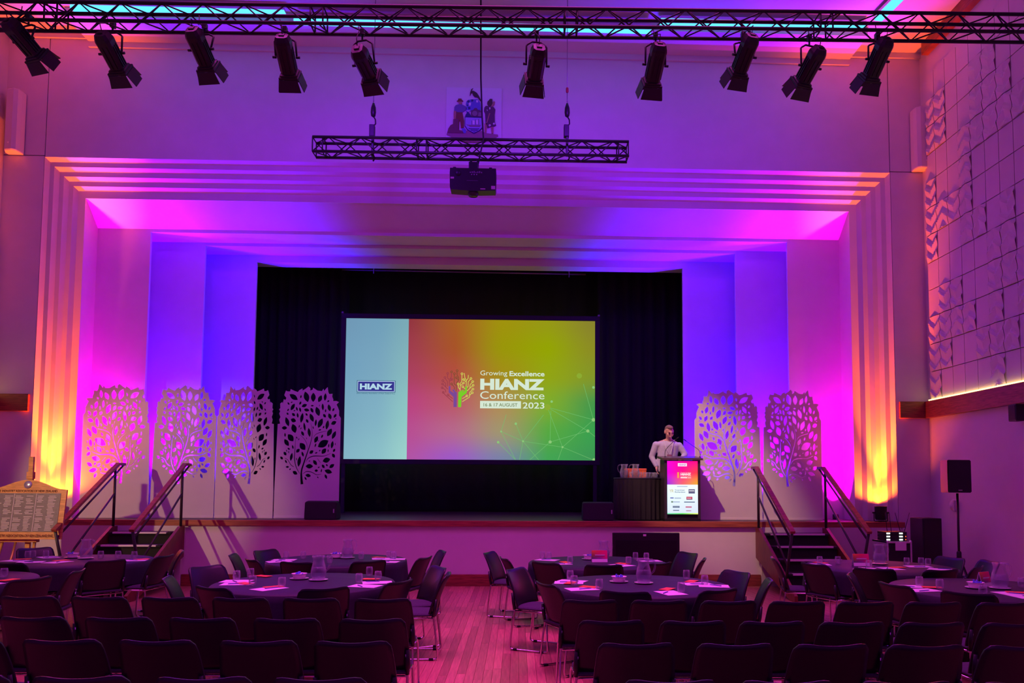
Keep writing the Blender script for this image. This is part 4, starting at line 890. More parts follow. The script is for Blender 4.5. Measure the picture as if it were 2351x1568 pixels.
shirt = [(shl+Vector((.03, 0, .0)), (.07, .085, .06), neck+Vector((-.03, .02, -.03)), (.05, .07, .035)), (shr-Vector((.03, 0, 0)), (.07, .085, .06), neck+Vector((.03, .02, -.03)), (.05, .07, .035)), (chest+Vector((0, 0, .03)), (.205, .125, .11), waist, (.205, .135, .10)), (waist, (.205, .135, .10), hip+Vector((0, 0, .0)), (.20, .135, .06)), (neck+Vector((0, .01, -.035)), (.075, .07, .03), neck+Vector((0, 0, -.06)), (.10, .08, .03))]
for a, b, c in ((shl, ell, hal), (shr, elr, har)):
    e_ = b.lerp(c, .9); shirt += [(a, (.070, .075, .068), b, (.058, .060, .058)), (b, (.058, .060, .058), e_, (.040, .040, .040))]
blob('shirt', shirt, M_SHIRT, pe, .012, 5)
trs = [(hip+Vector((0, .01, -.02)), (.175, .125, .06), hp2, (.17, .125, .1))]
for s_, f in feet: h0 = hp2+Vector((s_*.09, 0, -.02)); kn = f+Vector((0, -.02, .5)); trs += [(h0, .10, kn, .072), (kn, .072, f+Vector((0, .02, .09)), .058)]
blob('trousers', trs, M_TRS, pe, .015, 4)
blob('hair', [(hd(0, .03, .052), (.080, .090, .076), hd(0, .055, .01), (.079, .072, .085)), (hd(0, .0, .085), (.066, .078, .04), hd(0, -.03, .085), (.056, .05, .03))], M_HAIR, pe, .009, 2)
for s_ in (-1, 1): blob('eyebrow', [(hd(s_*.018, -.092, .03), (.006, .006, .004), hd(s_*.042, -.082, .03), (.006, .006, .004))], M_HAIR, pe, .004, 1)
for s_ in (-1, 1): blob('eye', [(hd(s_*.03, -.080, .006), (.012, .007, .005), hd(s_*.031, -.080, .006), (.012, .007, .005))], mat('eye_dark', (.08, .05, .05), .4), pe, .003, 1)
MB().tube([J(1524, 1010, -.09)-root, J(1530, 1030, -.14)-root, J(1537, 1046, -.16)-root, J(1543, 1030, -.14)-root, J(1548, 1010, -.09)-root], .007, 6).build('lanyard', mat('white_lanyard', (.72, .70, .74), .6), pe)
q = J(1537, 1047, -.165)-root; MB().box((q.x-.045, q.y-.004, q.z-.035), (q.x+.045, q.y, q.z+.03)).build('name_badge', mat('badge_print', (.30, .10, .20), .5), pe)

# ================================================================== STAIRS
def stair(px0, px1, lab, ns=5):
    x0, x1 = A(px0, 1213, Y=YF-.2).x, A(px1, 1213, Y=YF-.2).x; W = x1-x0; run = .35; rise = HS/(ns+1)
    o_ = thing('stage_stairs', lab, 'stairs', ((x0+x1)/2, YF-.03, 0))
    for k in range(ns):
        zt = HS-rise*(k+1); yb = -run*k; yf = -run*(k+1)
        t_ = MB().box((-W/2+.03, yf, zt-.035), (W/2-.03, yb+.03, zt)).build('tread', M_TREAD, o_)
        MB().box((-W/2+.10, yf-.008, zt-.022), (W/2-.10, yf+.055, zt+.004)).build('nosing', M_NOSE, t_)
        MB().box((-W/2+.03, yf+.03, zt-rise), (W/2-.03, yf+.045, zt-.035)).build('riser', M_TREAD, o_)
    sl_ = rise/run
    for s_ in (-1, 1):
        xx = s_*W/2; topz = HS-.10
        prof3 = [(.0, topz), (-.16, topz), (-run*ns-.12, topz+.0-sl_*(run*ns-.02)), (-run*ns-.12, 0), (-run*ns+.1, 0), (0, HS-.62)]
        vs = [(xx-s_*.0, y, z) for y, z in prof3]+[(xx+s_*.05, y, z) for y, z in prof3]; n = len(prof3)
        MB().add(vs, [tuple(range(n)), tuple(range(n, 2*n))]+[(k, k+n, (k+1) % n+n, (k+1) % n) for k in range(n)]).build('stringer', M_STRING, o_)
        # handrail set
        xr = xx+s_*.025; t0 = Vector((xr, .18, HS+.95)); t1 = Vector((xr, -.02, HS+.95)); b0_ = Vector((xr, -run*ns-.02, 1.04))
        hr = MB(); d = (b0_-t1)
        def bar(p, q, w_, h_):
            M3 = align(p, q); L = (q-p).length; hr.box((-w_/2, 0, -h_/2), (w_/2, L, h_/2), M3, bev=.006)
        bar(t0, t1+Vector((0, -.01, 0)), .075, .045); bar(t1, b0_, .075, .045); hr.build('handrail', M_RAIL, o_)
        pt = Vector((xr, -.10, 0)); pbm = Vector((xr, -run*ns+.06, 0))
        MB().tube([(xr, -.10, topz), (xr, -.10, HS+.90)], .022, 8).build('post', M_STEEL, o_)
        MB().tube([(xr, -run*ns+.30, .30), (xr, -run*ns+.02, 1.03)], .022, 8).build('post', M_STEEL, o_)
        MB().tube([t0+Vector((0, -.02, -.02)), Vector((xr, -run*ns+.05, .92))], .017, 8).build('rail', M_STEEL, o_)
        MB().tube([(xr, -.10, HS+.45), (xr, -run*ns+.22, .50)], .017, 8).build('rail', M_STEEL, o_)
stair(258, 407, 'left flight of stage stairs with red stringers and handrails'); stair(1748, 1897, 'right flight of stage stairs with red stringers and handrails')

# ================================================================== EASEL AND HONOURS BOARD
EY = 11.75
e0 = A(50, 1185, Y=EY); pxm = (A(150, 1185, Y=EY).x-A(50, 1185, Y=EY).x)/100
es = thing('display_easel', 'golden wooden easel standing behind the left tables', 'easel', (e0.x, EY+.1, 0))
ztop = A(60, 1048, Y=EY+.1).z
MB().box((-.035, .06, .35), (.03, .10, ztop)).build('mast', M_EASEL, es); MB().box((-.05, .04, A(55, 1092, Y=EY).z-.05), (.045, .11, A(55, 1092, Y=EY).z+.06), bev=.006).build('top_clamp', M_EASEL, es)
zl = A(50, 1238, Y=EY).z
MB().box((-.75, -.02, zl-.05), (A(76, 1238, Y=EY).x-e0.x, .06, zl), bev=.006).build('shelf', M_EASEL, es)
for xx, yy, spx in ((-.35, .0, -.12), (.12, .02, .02)): MB().tube([(xx, .04, zl-.03), (xx+spx, -.1, .02)], .022, 6).build('leg', M_EASEL, es)
MB().tube([(.0, .08, zl-.02), (-.1, .35, .02)], .022, 6).build('leg', M_EASEL, es); MB().tube([(-.13, .0, zl-.03), (-.22, -.16, .02)], .016, 6).build('ratchet_bar', mat('brass_ratchet', (.8, .5, .15), .3, .8), es)
hb = thing('honours_board', 'wooden framed board with three columns of engraved name plates on the easel', 'board', (e0.x, EY, zl))
bw = 92*pxm; bh = A(50, 1123, Y=EY).z-zl; ah = A(50, 1100, Y=EY).z-zl
arch = [(-bw, 0), (bw, 0), (bw, bh)]+[(bw*(1-t)*1.0*1.0, bh+(ah-bh)*(1-math.cos(PI*t))/2) for t in [.2+.08*i for i in range(11)]]
arch += [(-x, z) for x, z in arch[::-1][1:]][:-2]
R6 = Matrix.Rotation(math.radians(-8), 4, 'X'); MB().prism(arch, 0, .03, R6).build('frame', M_EASEL, hb)
fz0, fz1 = 18*pxm+.0, bh-.07
MB().box((-bw+.08, -.006, .11), (bw-.08, .0, bh-.055), R6).build('plate', M_SLATE, hb)
mgold = mat('pale_engraving', (.60, .55, .55), .5); m = MB(); rnd = random.Random(3)
for k in range(3):
    xs0 = -bw+.1+(2*bw-.2)/3*k; cw = (2*bw-.2)/3-.03
    for j in range(24):
        for i in range(2):
            if rnd.random() < .85: xx = xs0+i*cw*.55+rnd.random()*.02; z = .13+(bh-.21)*j/24; m.box((xx, -.008, z), (xx+cw*(.2+.22*rnd.random()), -.006, z+.009), R6)
m.build('engraved_names', mgold, hb)
for k in (1, 2): xx = -bw+.085+(2*bw-.2)/3*k; MB().box((xx, -.009, .115), (xx+.008, -.006, bh-.06), R6).build('column_line', mgold, hb)
t = text('lettering', 'HIRE INDUSTRY ASSOCIATION OF NEW ZEALAND INC.', .055, mat('burnt_lettering', (.12, .035, .01), .6), hb, (-bw+.09, -.012, .035), .01, .001, width=2*bw-.2)
t = text('lettering', 'HIRE INDUSTRY ASSOCIATION OF NEW ZEALAND', .05, MATS['burnt_lettering'], hb, (-bw+.12, bh*math.sin(math.radians(8))-.006, bh-.045), .01, .001, width=2*bw-.26)
MB().lathe([(.0, .012), (.055, .012), (.06, .004), (.06, 0)], 20, R6 @ Matrix.Translation((0, 0, (bh+ah)/2+.0)) @ Matrix.Rotation(PI/2, 4, 'X')).build('medallion', mat('silver_medallion', (.5, .52, .6), .3, .7), hb)

# ================================================================== TECHNICAL GEAR
# confidence screen in front of the stage, seen from behind
VY = YF-.75; v0, v1 = A(1406, 1300, Y=VY), A(1560, 1300, Y=VY); vt = A(1480, 1223, Y=VY).z; vb = A(1480, 1312, Y=VY).z; vw = v1.x-v0.x
tv = thing('confidence_monitor', 'large black flat screen standing on the floor below the lectern', 'screen', ((v0.x+v1.x)/2, VY, 0))
m = MB(); m.box((-vw/2, -.03, vb), (vw/2, .03, vt), bev=.012); m.build('cabinet', M_BLACK, tv)
MB().box((-vw/2+.05, -.035, vb+.05), (vw/2-.05, -.029, vt-.12), bev=.002).build('rear_panel', mat('tv_black', (.006, .005, .008), .3), tv)
MB().box((-.05, -.036, vt-.055), (.0, -.03, vt-.022)).build('white_sticker', M_WHITE, tv)
for xx in (-.4, .4): MB().box((xx-.02, -.22, 0), (xx+.02, .25, .03), bev=.005).build('foot', M_BLACK, tv); MB().box((xx-.02, -.02, .03), (xx+.02, .02, vb)).build('upright', M_BLACK, tv)
# flight case with rack gear
FY = 12.35; c0, c1 = A(2035, 1243, Y=FY), A(2093, 1243, Y=FY); fw = c1.x-c0.x; fh = c0.z
fc = thing('flight_case', 'black flight case with pale edges and a taped note right of the stairs', 'flight case', ((c0.x+c1.x)/2, FY, 0))
MB().box((-fw/2+.01, 0, .02), (fw/2-.01, .5, fh-.01)).build('panel', M_GRILLE, fc)
for s_ in (-1, 1): MB().box((s_*fw/2, -.012, .0), (s_*(fw/2-.028), .5, fh), bev=.004).build('edge_rail', M_ALU, fc)
MB().box((-fw/2, -.014, fh-.028), (fw/2, .5, fh), bev=.004).build('lid_rail', M_ALU, fc)
for s_ in (-1, 1): MB().lathe([(.0, .03), (.02, .025), (.025, .0)], 8, Matrix.Translation((s_*(fw/2-.02), 0, fh-.01))).build('corner_ball', M_ALU, fc)
MB().box((-.07, -.02, fh-.145), (.11, -.016, fh-.008)).build('taped_note', M_WHITE, fc)
rk = thing('radio_receiver_rack', 'stack of receivers with lit displays and aerials on the flight case', 'receiver rack', ((c0.x+c1.x)/2, FY+.05, fh))
for k in range(3):
    u = MB().box((-fw/2+.02, 0, .005+k*.05), (fw/2-.05, .3, .05+k*.05), bev=.003).build('receiver', M_BLACK, rk)
    for xx in (-.18, .03): MB().box((xx, -.004, .014+k*.05), (xx+.058, -.001, .038+k*.05)).build('lit_display', emis('receiver_display', (235, 255, 245), 2), u)
    if k < 2: MB().box((.13, -.004, .02+k*.05), (.145, -.001, .034+k*.05)).build('red_led', emis('receiver_led', (255, 90, 60), 2), u)
for xx, tx in ((-.05, -.08), (.1, .02), (.17, .26), (-.12, -.14)): MB().tube([(xx, .1, .15), (tx, .1, .46)], .005, 6).build('aerial', M_BLACK, rk)
# stage-edge uplights
def uplight(px, lab):
    p = A(px, 1180, Y=YW-.05); o_ = thing('par_uplight', lab, 'uplight', (p.x, YW-.07, HS), 0, 'black par uplights at the portal')
    MB().lathe([(.085, .03), (.10, .06), (.105, .26), (.11, .275), (.10, .275), (.095, .26), (.09, .10), (0, .095)], 20, cap=False).build('can', M_BLACK, o_)
    MB().lathe([(0, .20), (.09, .20)], 20).build('lens', emis('amber_lens', (255, 190, 60), 3), o_)
    MB().tube([(-.125, 0, .16), (-.125, 0, .02), (-.11, 0, .008), (.11, 0, .008), (.125, 0, .02), (.125, 0, .16)], .009, 6).build('bracket', M_BLACK, o_)
    for s_ in (-1, 1): MB().tube([(s_*.10, 0, .16), (s_*.15, 0, .16)], .016, 8).build('knob', M_BLACK, o_)
uplight(113, 'black uplight at the foot of the left portal jamb behind the board'); uplight(2021, 'black uplight glowing amber at the foot of the right portal jamb')
for px, Yk, nm, c in ((232, Y1-.2, 'first', (255, 90, 220)), (372, Y2-.3, 'second', (170, 110, 255)), (505, Y3-.35, 'third', (90, 80, 255)), (1650, Y3-.35, 'fourth', (90, 80, 255)), (1775, Y2-.3, 'fifth', (170, 110, 255)), (1918, Y1-.2, 'sixth', (255, 90, 220))):
    p = A(px, 1150, Y=Yk); o_ = thing('floor_uplight', '%s coloured floor lamp from the left behind the tree screens' % nm, 'uplight', (p.x, Yk, HS), 0, 'floor lamps behind the tree screens')
    MB().lathe([(.05, 0), (.055, .01), (.055, .10), (.048, .10), (.045, .085), (0, .085)], 14).build('can', M_BLACK, o_); MB().lathe([(0, .088), (.044, .088)], 14).build('lens', emis('lens_%d' % c[0], c, 3), o_)
# speakers
SY = 12.3; a, b = A(2120, 1285, Y=SY), A(2162, 1190, Y=SY); sw = b.x-a.x
sb_ = thing('subwoofer', 'tall black loudspeaker cabinet standing in the right corner', 'loudspeaker', ((a.x+b.x)/2, SY, 0))
MB().box((-sw/2, 0, .02), (sw/2, .4, b.z), bev=.012).build('cabinet', M_GRILLE, sb_); MB().box((-sw/2+.02, -.008, .06), (sw/2-.02, .0, b.z-.04)).build('grille', M_BLACK, sb_)
for s_ in (-1, 1): MB().box((s_*(sw/2-.05)-.02, .05, 0), (s_*(sw/2-.05)+.02, .35, .02)).build('skid', M_RUBBER, sb_)
KY = 11.6; a, b = A(2177, 1131, Y=KY), A(2230, 1056, Y=KY); kx = A(2208, 1131, Y=KY).x
ss = thing('speaker_stand', 'black tripod loudspeaker stand by the right wall', 'stand', (kx, KY+.12, 0))
MB().tube([(0, 0, .35), (0, 0, a.z-.01)], .018, 8).build('pole', M_BLACK, ss); MB().lathe([(.03, .62), (.035, .66), (.035, .74), (.025, .76)], 10, cap=True).build('collar', M_BLACK, ss)
for k in range(3): an = k*2*PI/3+.5; MB().tube([(0, 0, .70), (.42*math.cos(an), .42*math.sin(an), .015)], .013, 6).build('leg', M_BLACK, ss); MB().tube([(0, 0, .38), (.22*math.cos(an), .22*math.sin(an), .36)], .008, 6).build('brace', M_BLACK, ss)
lo = thing('pa_loudspeaker', 'black loudspeaker on the tripod stand by the right wall', 'loudspeaker', ((a.x+b.x)/2, KY, a.z)); lw, lh = b.x-a.x, b.z-a.z
bm = bmesh.new(); pv = [(-lw/2, 0), (lw/2, 0), (lw/2-.06, .32), (-lw/2+.06, .32)]; V = [bm.verts.new((x, y, z)) for z in (0, lh) for x, y in pv]
for f in ((3, 2, 1, 0), (4, 5, 6, 7), (0, 1, 5, 4), (1, 2, 6, 5), (2, 3, 7, 6), (3, 0, 4, 7)): bm.faces.new([V[i] for i in f])
bmesh.ops.bevel(bm, geom=bm.edges[:], offset=.012, segments=2, affect='EDGES'); MB().bm(bm).build('cabinet', M_BLACK, lo)
MB().box((-lw/2+.015, -.006, .02), (lw/2-.015, .004, lh-.02), bev=.002).build('grille', M_GRILLE, lo); MB().box((-.03, -.009, .03), (.03, -.006, .045)).build('badge', mat('grey_badge', (.4, .38, .42), .4), lo)
# small wall fittings on the right wall
q = A(2188, 1160, X=XR-.03); ph = thing('wall_phone', 'small white wall-mounted handset on the right wall', 'wall phone', (XR, q.y, q.z))
MB().lathe([(.0, .05), (.085, .045), (.10, .02), (.10, 0)], 20, Matrix.Rotation(-PI/2, 4, 'Y')).build('backplate', M_SPKW, ph); MB().box((-.085, -.13, -.10), (-.02, -.08, .09), bev=.012).build('handset', mat('pale_handset', (.6, .58, .6), .4), ph)
q = A(2337, 947, X=XR-.12); ws = thing('wall_loudspeaker', 'small black loudspeaker on a bracket below the timber rail', 'loudspeaker', (XR, q.y, q.z))
MB().box((-.21, -.09, -.13), (-.06, .09, .12), bev=.012).build('cabinet', M_BLACK, ws); MB().tube([(-.06, 0, 0), (0, 0, 0)], .02, 8).build('bracket', M_BLACK, ws); MB().box((-.215, -.075, -.11), (-.208, .075, .10)).build('grille', M_GRILLE, ws)

# ================================================================== TABLES
RT_ = .90; TT = .745
TABLES = {'F1': ((175, 1287), 'far left'), 'F2': ((775, 1286), 'far centre-left'), 'F3': ((1372, 1291), 'far centre-right'), 'F4': ((2020, 1301), 'far right'),
          'T1': ((-150, 1333), 'near left'), 'T2': ((700, 1338), 'near centre-left'), 'T3': ((1470, 1343), 'near centre-right'), 'T4': ((2268, 1352), 'near right')}
WHERE = {'F1': 'by the easel', 'F2': 'in front of the left tree screens', 'F3': 'in front of the black flat screen', 'F4': 'beside the flight case',
         'T1': 'at the left edge of view', 'T2': 'left of the aisle', 'T3': 'right of the aisle', 'T4': 'at the right edge of view'}
def cloth_mesh():
    n = 96; vs = []; fs = []
    rings = [(0.0, TT), (.5, TT), (RT_-.012, TT), (RT_, TT-.012), (RT_+.006, TT-.08), (RT_+.012, TT-.18), (RT_+.02, .475)]
    for j, (r_, z) in enumerate(rings):
        for i in range(n):
            a = 2*PI*i/n; w_ = 0 if j < 4 else (.006, .014, .022)[j-4]; rr = r_+w_*math.sin(9*a+1.3*math.sin(2*a))-w_*.5
            vs.append((rr*math.cos(a), rr*math.sin(a), z))
    fs = [(j*n+i, j*n+(i+1) % n, (j+1)*n+(i+1) % n, (j+1)*n+i) for j in range(len(rings)-1) for i in range(n)]
    b = MB(); b.add(vs[n-1:], []) if False else None
    b.add(vs, fs, smooth=True); return b.mesh('tablecloth')
CLM = cloth_mesh(); TOPM = MB().lathe([(0, TT-.03), (RT_-.03, TT-.03), (RT_-.03, TT-.006), (0, TT-.006)], 40).mesh('tabletop')
LEGM = MB().box((-.03, -.30, .0), (.03, .30, TT-.035), bev=.01).mesh('leg_panel')
TC = {}
for k, ((px, py), wn) in TABLES.items():
    c = A(px, py, z=TT); TC[k] = Vector((c.x, c.y, 0))
    o_ = thing('round_table', 'round table under a black floor-length cloth, %s of the eight' % wn, 'table', TC[k], random.random()*3, 'round conference tables')
    obj('tablecloth', CLM, M_CLOTH, o_); obj('tabletop', TOPM, M_FBASE, o_); [obj('leg_panel', LEGM, M_BLACK, o_, (sx*.32, 0, 0)) for sx in (-1, 1)]

# ================================================================== CHAIRS
def chair_parts():
    # moulded back: grid with thickness
    nu, nv = 15, 11; F_, B_ = [], []
    for j in range(nv):
        v = j/(nv-1)
        for i in range(nu):
            u = -1+2*i/(nu-1)
            hw = .250-.028*v**1.5
            c = max(0, v-.86)/.14; hw2 = hw*(1-.10*c*c)
            x = u*hw2; z = .455+.385*v-.016*(1-u*u)*v**3-.012*max(0, abs(u)-.8)/.2*c
            y = -.215-.02*v-.095*v**2.2+.055*(1-v)**2*.5+.05*u*u*(1-.35*v)
            F_.append((x, y, z)); B_.append((x, y-.016-.004*math.sin(PI*v), z))
    vs = F_+B_; n = nu*nv; fs = []
    for j in range(nv-1):
        for i in range(nu-1):
            a = j*nu+i; fs += [(a, a+1, a+nu+1, a+nu), (n+a, n+a+nu, n+a+nu+1, n+a+1)]
    for i in range(nu-1): fs += [(i, n+i, n+i+1, i+1), ((nv-1)*nu+i, (nv-1)*nu+i+1, n+(nv-1)*nu+i+1, n+(nv-1)*nu+i)]
    for j in range(nv-1): fs += [(j*nu, (j+1)*nu, n+(j+1)*nu, n+j*nu), (j*nu+nu-1, n+j*nu+nu-1, n+(j+1)*nu+nu-1, (j+1)*nu+nu-1)]
    back = MB().add(vs, fs, smooth=True).mesh('backrest')
    ns_, ms_ = 12, 8; vs = []
    def top(u, v): return .458+.010*(1-u*u)-.012*(v*v if v > 0 else 0)-.02*max(0, v-.7)
    for lay in (0, 1):
        for j in range(ms_+1):
            v = -1+2*j/ms_
            for i in range(ns_+1):
                u = -1+2*i/ns_; w_ = .235*(1-.10*max(0, v)**2)*(1-.06*max(0, -v)**4)
                e = (1-abs(u)**6)*(1-abs(v)**6); vs.append((u*w_, .015+v*.225, (top(u, v)-.012*(1-e)) if lay == 0 else .418+.012*(1-e)))
    n = (ns_+1)*(ms_+1); fs = []
    for j in range(ms_):
        for i in range(ns_): a = j*(ns_+1)+i; fs += [(a, a+1, a+ns_+2, a+ns_+1), (n+a, n+a+ns_+1, n+a+ns_+2, n+a+1)]
    for i in range(ns_): a = ms_*(ns_+1)+i; fs += [(i, n+i, n+i+1, i+1), (a, a+1, n+a+1, n+a)]
    for j in range(ms_): a = j*(ns_+1); b = a+ns_; fs += [(a, a+ns_+1, n+a+ns_+1, n+a), (b, n+b, n+b+ns_+1, b+ns_+1)]
    seat = MB().add(vs, fs, smooth=True).mesh('seat')
    def sled(s_):
        x = .232*s_; pts = [(x*.97, -.212, .57), (x, -.205, .52), (x, -.185, .44), (x*1.02, -.205, .30), (x*1.05, -.235, .05), (x*1.05, -.232, .022), (x*1.05, -.205, .012), (x*1.05, .17, .012), (x*1.05, .20, .02), (x*1.05, .208, .045), (x*1.0, .19, .38), (x*.98, .175, .405), (x*.97, .14, .412), (x*.97, -.18, .412)]
        return MB().tube(pts, .0095, 8).mesh('side_frame')
    cross = MB().tube([(-.228, .165, .408), (.228, .165, .408)], .009, 8).mesh('cross_bar')
    cross2 = MB().tube([(-.228, -.17, .408), (.228, -.17, .408)], .009, 8).mesh('cross_bar')
    foot = MB().box((-.016, -.022, 0), (.016, .022, .022), bev=.004).mesh('foot')
    sleeve = MB().tube([(0, .008, .425), (0, -.004, .50), (0, -.018, .60)], [.015, .018, .014], 8).mesh('sleeve')
    return back, seat, sled(-1), sled(1), cross, cross2, foot, sleeve
CP = chair_parts()
for me_, m_ in zip(CP, (M_PLAST, M_SEAT, M_CHROME, M_CHROME, M_CHROME, M_CHROME, M_RUBBER, M_PLAST)): me_.materials.append(m_)
def chair(loc, rz, lab, group):
    o_ = thing('conference_chair', lab, 'chair', loc, rz, group)
    for nm, me_ in zip(('backrest', 'seat', 'side_frame', 'side_frame', 'cross_bar', 'cross_bar'), CP[:6]): obj(nm, me_, None, o_)
    for sx in (-1, 1):
        obj('sleeve', CP[7], None, o_, (sx*.233, -.195, 0))
        for yy in (-.17, .14): obj('foot', CP[6], None, o_, (sx*.244, yy, 0))
    return o_
ORD = ['first', 'second', 'third', 'fourth', 'fifth', 'sixth', 'seventh', 'eighth', 'ninth', 'tenth']
BACKY = -.325; BT = .832
ROWS = [('front', 1376, [60, 224, 386, 550, 713, 876], [1356, 1517, 1674, 1835, 1995, 2151, 2312]),
        ('second', 1423, [70, 264, 461, 656, 850], [1403, 1595, 1777, 1963, 2146, 2338]),
        ('third', 1475, [-92, 132, 356, 585, 808], [1463, 1693, 1912, 2136, 2356]),
        ('rearmost', 1560, [-105, 172, 456, 730], [1545, 1814, 2090, 2368])]
for nm, py, left, right in ROWS:
    for side, lst in (('left', left[::-1]), ('right', right)):
        for i, px in enumerate(lst):
            hz = .007*(px-1190)
            p = A(px, py+hz*.9, z=BT); loc = (p.x, p.y-BACKY, 0)
            chair(loc, random.uniform(-.03, .03), 'black chair in the %s seating row, %s from the aisle, %s block' % (nm, ORD[i], side), 'chairs in rows facing the stage')
TCH = {'F1': [(75, 1284), (233, 1283), (370, 1276), (420, 1264), (76, 1257)], 'F2': [(531, 1272), (572, 1283), (594, 1263), (690, 1286), (833, 1284), (963, 1281), (1019, 1264)],
       'F3': [(1120, 1267), (1149, 1277), (1228, 1284), (1362, 1290), (1494, 1291), (1585, 1268), (1613, 1286)], 'F4': [(1772, 1279), (1826, 1284), (1928, 1295), (2102, 1302), (2222, 1304), (2188, 1279), (2282, 1288)],
       'T1': [(78, 1326), (180, 1309)], 'T2': [(523, 1341), (731, 1341), (924, 1333), (1010, 1300), (1031, 1313), (468, 1299), (380, 1325)],
       'T3': [(1181, 1304), (1259, 1338), (1438, 1350), (1648, 1351), (1697, 1311), (1770, 1330)], 'T4': [(1948, 1317), (2009, 1331), (2188, 1354)]}
import collections
for k, lst in TCH.items():
    placed = []
    for i, (px, py) in enumerate(sorted(lst)):
        p = A(px, py, z=BT); d = Vector((p.x, p.y, 0))-TC[k]; dist = max(d.length-.325, .80); d.normalize()
        # keep neighbours apart along the table edge
        ang = math.atan2(d.y, d.x)
        for _ in range(6):
            for a2, d2 in placed:
                df = (ang-a2+PI) % (2*PI)-PI
                mn = .53/min(dist, d2)
                if abs(df) < mn and abs(dist-d2) < .5: ang = a2+(mn if df >= 0 else -mn)
        placed.append((ang, dist))
        d = Vector((math.cos(ang), math.sin(ang), 0)); loc = TC[k]+d*dist; f = -d
        chair(loc, math.atan2(-f.x, f.y)+random.uniform(-.06, .06), 'black chair at the table %s, %s from left' % (WHERE[k], ORD[i]), 'chairs around the round tables')

# ================================================================== TABLEWARE
def top_at(px, py): q = A(px, py, z=TT); return Vector((q.x, q.y, TT+.001))
def keep(k, p, m=.06):
    d = Vector((p.x, p.y, 0))-TC[k]
    if d.length > RT_-m: d = d.normalized()*(RT_-m)
    return Vector((TC[k].x+d.x, TC[k].y+d.y, TT+.001))
PLATE = MB().lathe([(0, .0), (.055, .0), (.095, .010), (.098, .014), (.05, .006), (0, .006)], 24).mesh('plate')
BOWL = MB().lathe([(0, 0), (.055, 0), (.075, .05), (.082, .055), (.078, .055), (.068, .045), (.05, .01), (0, .01)], 24).mesh('bowl')
SWEET = MB().box((-.012, -.009, -.006), (.012, .009, .006), bev=.003).mesh('sweet')
for k, px, py, pl_ in (('F1', 197, 1283, 1), ('T2', 731, 1333, 1), ('F2', 798, 1282, 1), ('F3', 1386, 1284, 0), ('T3', 1478, 1340, 1), ('F4', 2020, 1296, 1), ('T4', 2296, 1352, 1)):
    p = keep(k, top_at(px, py))
    if pl_: o_ = tag(obj('saucer', PLATE, M_CHINA, None, p), 'white saucer under the jug on the table %s' % WHERE[k], 'saucer', 'saucers under water jugs'); p = p+Vector((0, 0, .0065))
    jug(p, 'glass water jug on the round table %s' % WHERE[k], PI)
for k, px, py in (('T2', 687, 1330), ('T3', 1421, 1337), ('F3', 1352, 1285), ('T4', 2240, 1351), ('F1', 166, 1281), ('F2', 772, 1281)):
    p = keep(k, top_at(px, py)); tag(obj('saucer', PLATE, M_CHINA, None, p), 'white saucer under the sweet bowl on the table %s' % WHERE[k], 'saucer', 'saucers under bowls')
    o_ = thing('sweet_bowl', 'white bowl of blue-wrapped sweets on the table %s' % WHERE[k], 'bowl', p+Vector((0, 0, .0065)), 0, 'sweet bowls'); obj('bowl', BOWL, M_CHINA, o_)
    for i in range(9):
        q_ = obj('sweet', SWEET, M_LOLLY, o_, (random.uniform(-.045, .045), random.uniform(-.045, .045), .045+.012*random.random()+(.012 if i > 6 else 0))); q_.rotation_euler = (random.random()*3, random.random()*3, random.random()*3)
GL = {'T2': [(543, 1332), (575, 1326), (580, 1344), (647, 1349), (824, 1339), (848, 1322), (868, 1333)], 'F2': [(657, 1283), (696, 1283), (757, 1293), (829, 1284), (893, 1281), (904, 1283)],
      'T3': [(1309, 1331), (1318, 1344), (1376, 1353), (1564, 1361), (1576, 1330), (1618, 1343)], 'F3': [(1244, 1283), (1260, 1284), (1309, 1295), (1443, 1296), (1459, 1285), (1484, 1286)],
      'F4': [(1882, 1295), (1924, 1295), (1995, 1304), (2082, 1298), (2115, 1298), (2131, 1300)], 'T4': [(2111, 1346), (2158, 1353), (2257, 1368), (2346, 1349)], 'F1': [(43, 1281), (75, 1281), (105, 1281), (231, 1282), (271, 1282), (308, 1283)], 'T1': [(9, 1326)]}
for k, lst in GL.items():
    for i, (px, py) in enumerate(sorted(lst)): glass(keep(k, top_at(px, py)), 'clear tumbler on the table %s, %s from left' % (WHERE[k], ORD[i]))
SHEET = MB().box((-.105, -.148, 0), (.105, .148, .003)).mesh('paper_stack'); PENM = MB().tube([(0, -.07, 0), (0, .055, 0), (0, .07, 0)], [.0045, .0045, .002], 6).mesh('pen'); NAPK = MB().box((-.05, -.09, 0), (.05, .09, .006), bev=.002).mesh('folded_flyer')
PAP = {'T2': [(505, 1334), (545, 1341), (618, 1352), (838, 1346), (893, 1338)], 'F2': [(632, 1290), (652, 1286), (905, 1291), (918, 1284), (880, 1283)], 'T3': [(1275, 1333), (1302, 1338), (1336, 1353), (1540, 1362), (1600, 1341), (1640, 1346)],
       'F3': [(1256, 1286), (1284, 1295), (1428, 1298), (1497, 1288)], 'F4': [(1870, 1296), (1985, 1306), (2045, 1306), (2162, 1308), (2108, 1301)], 'T4': [(2085, 1347), (2108, 1356), (2322, 1364), (2350, 1370)], 'F1': [(18, 1288), (70, 1291), (132, 1291), (318, 1287), (96, 1278)], 'T1': [(12, 1343)]}
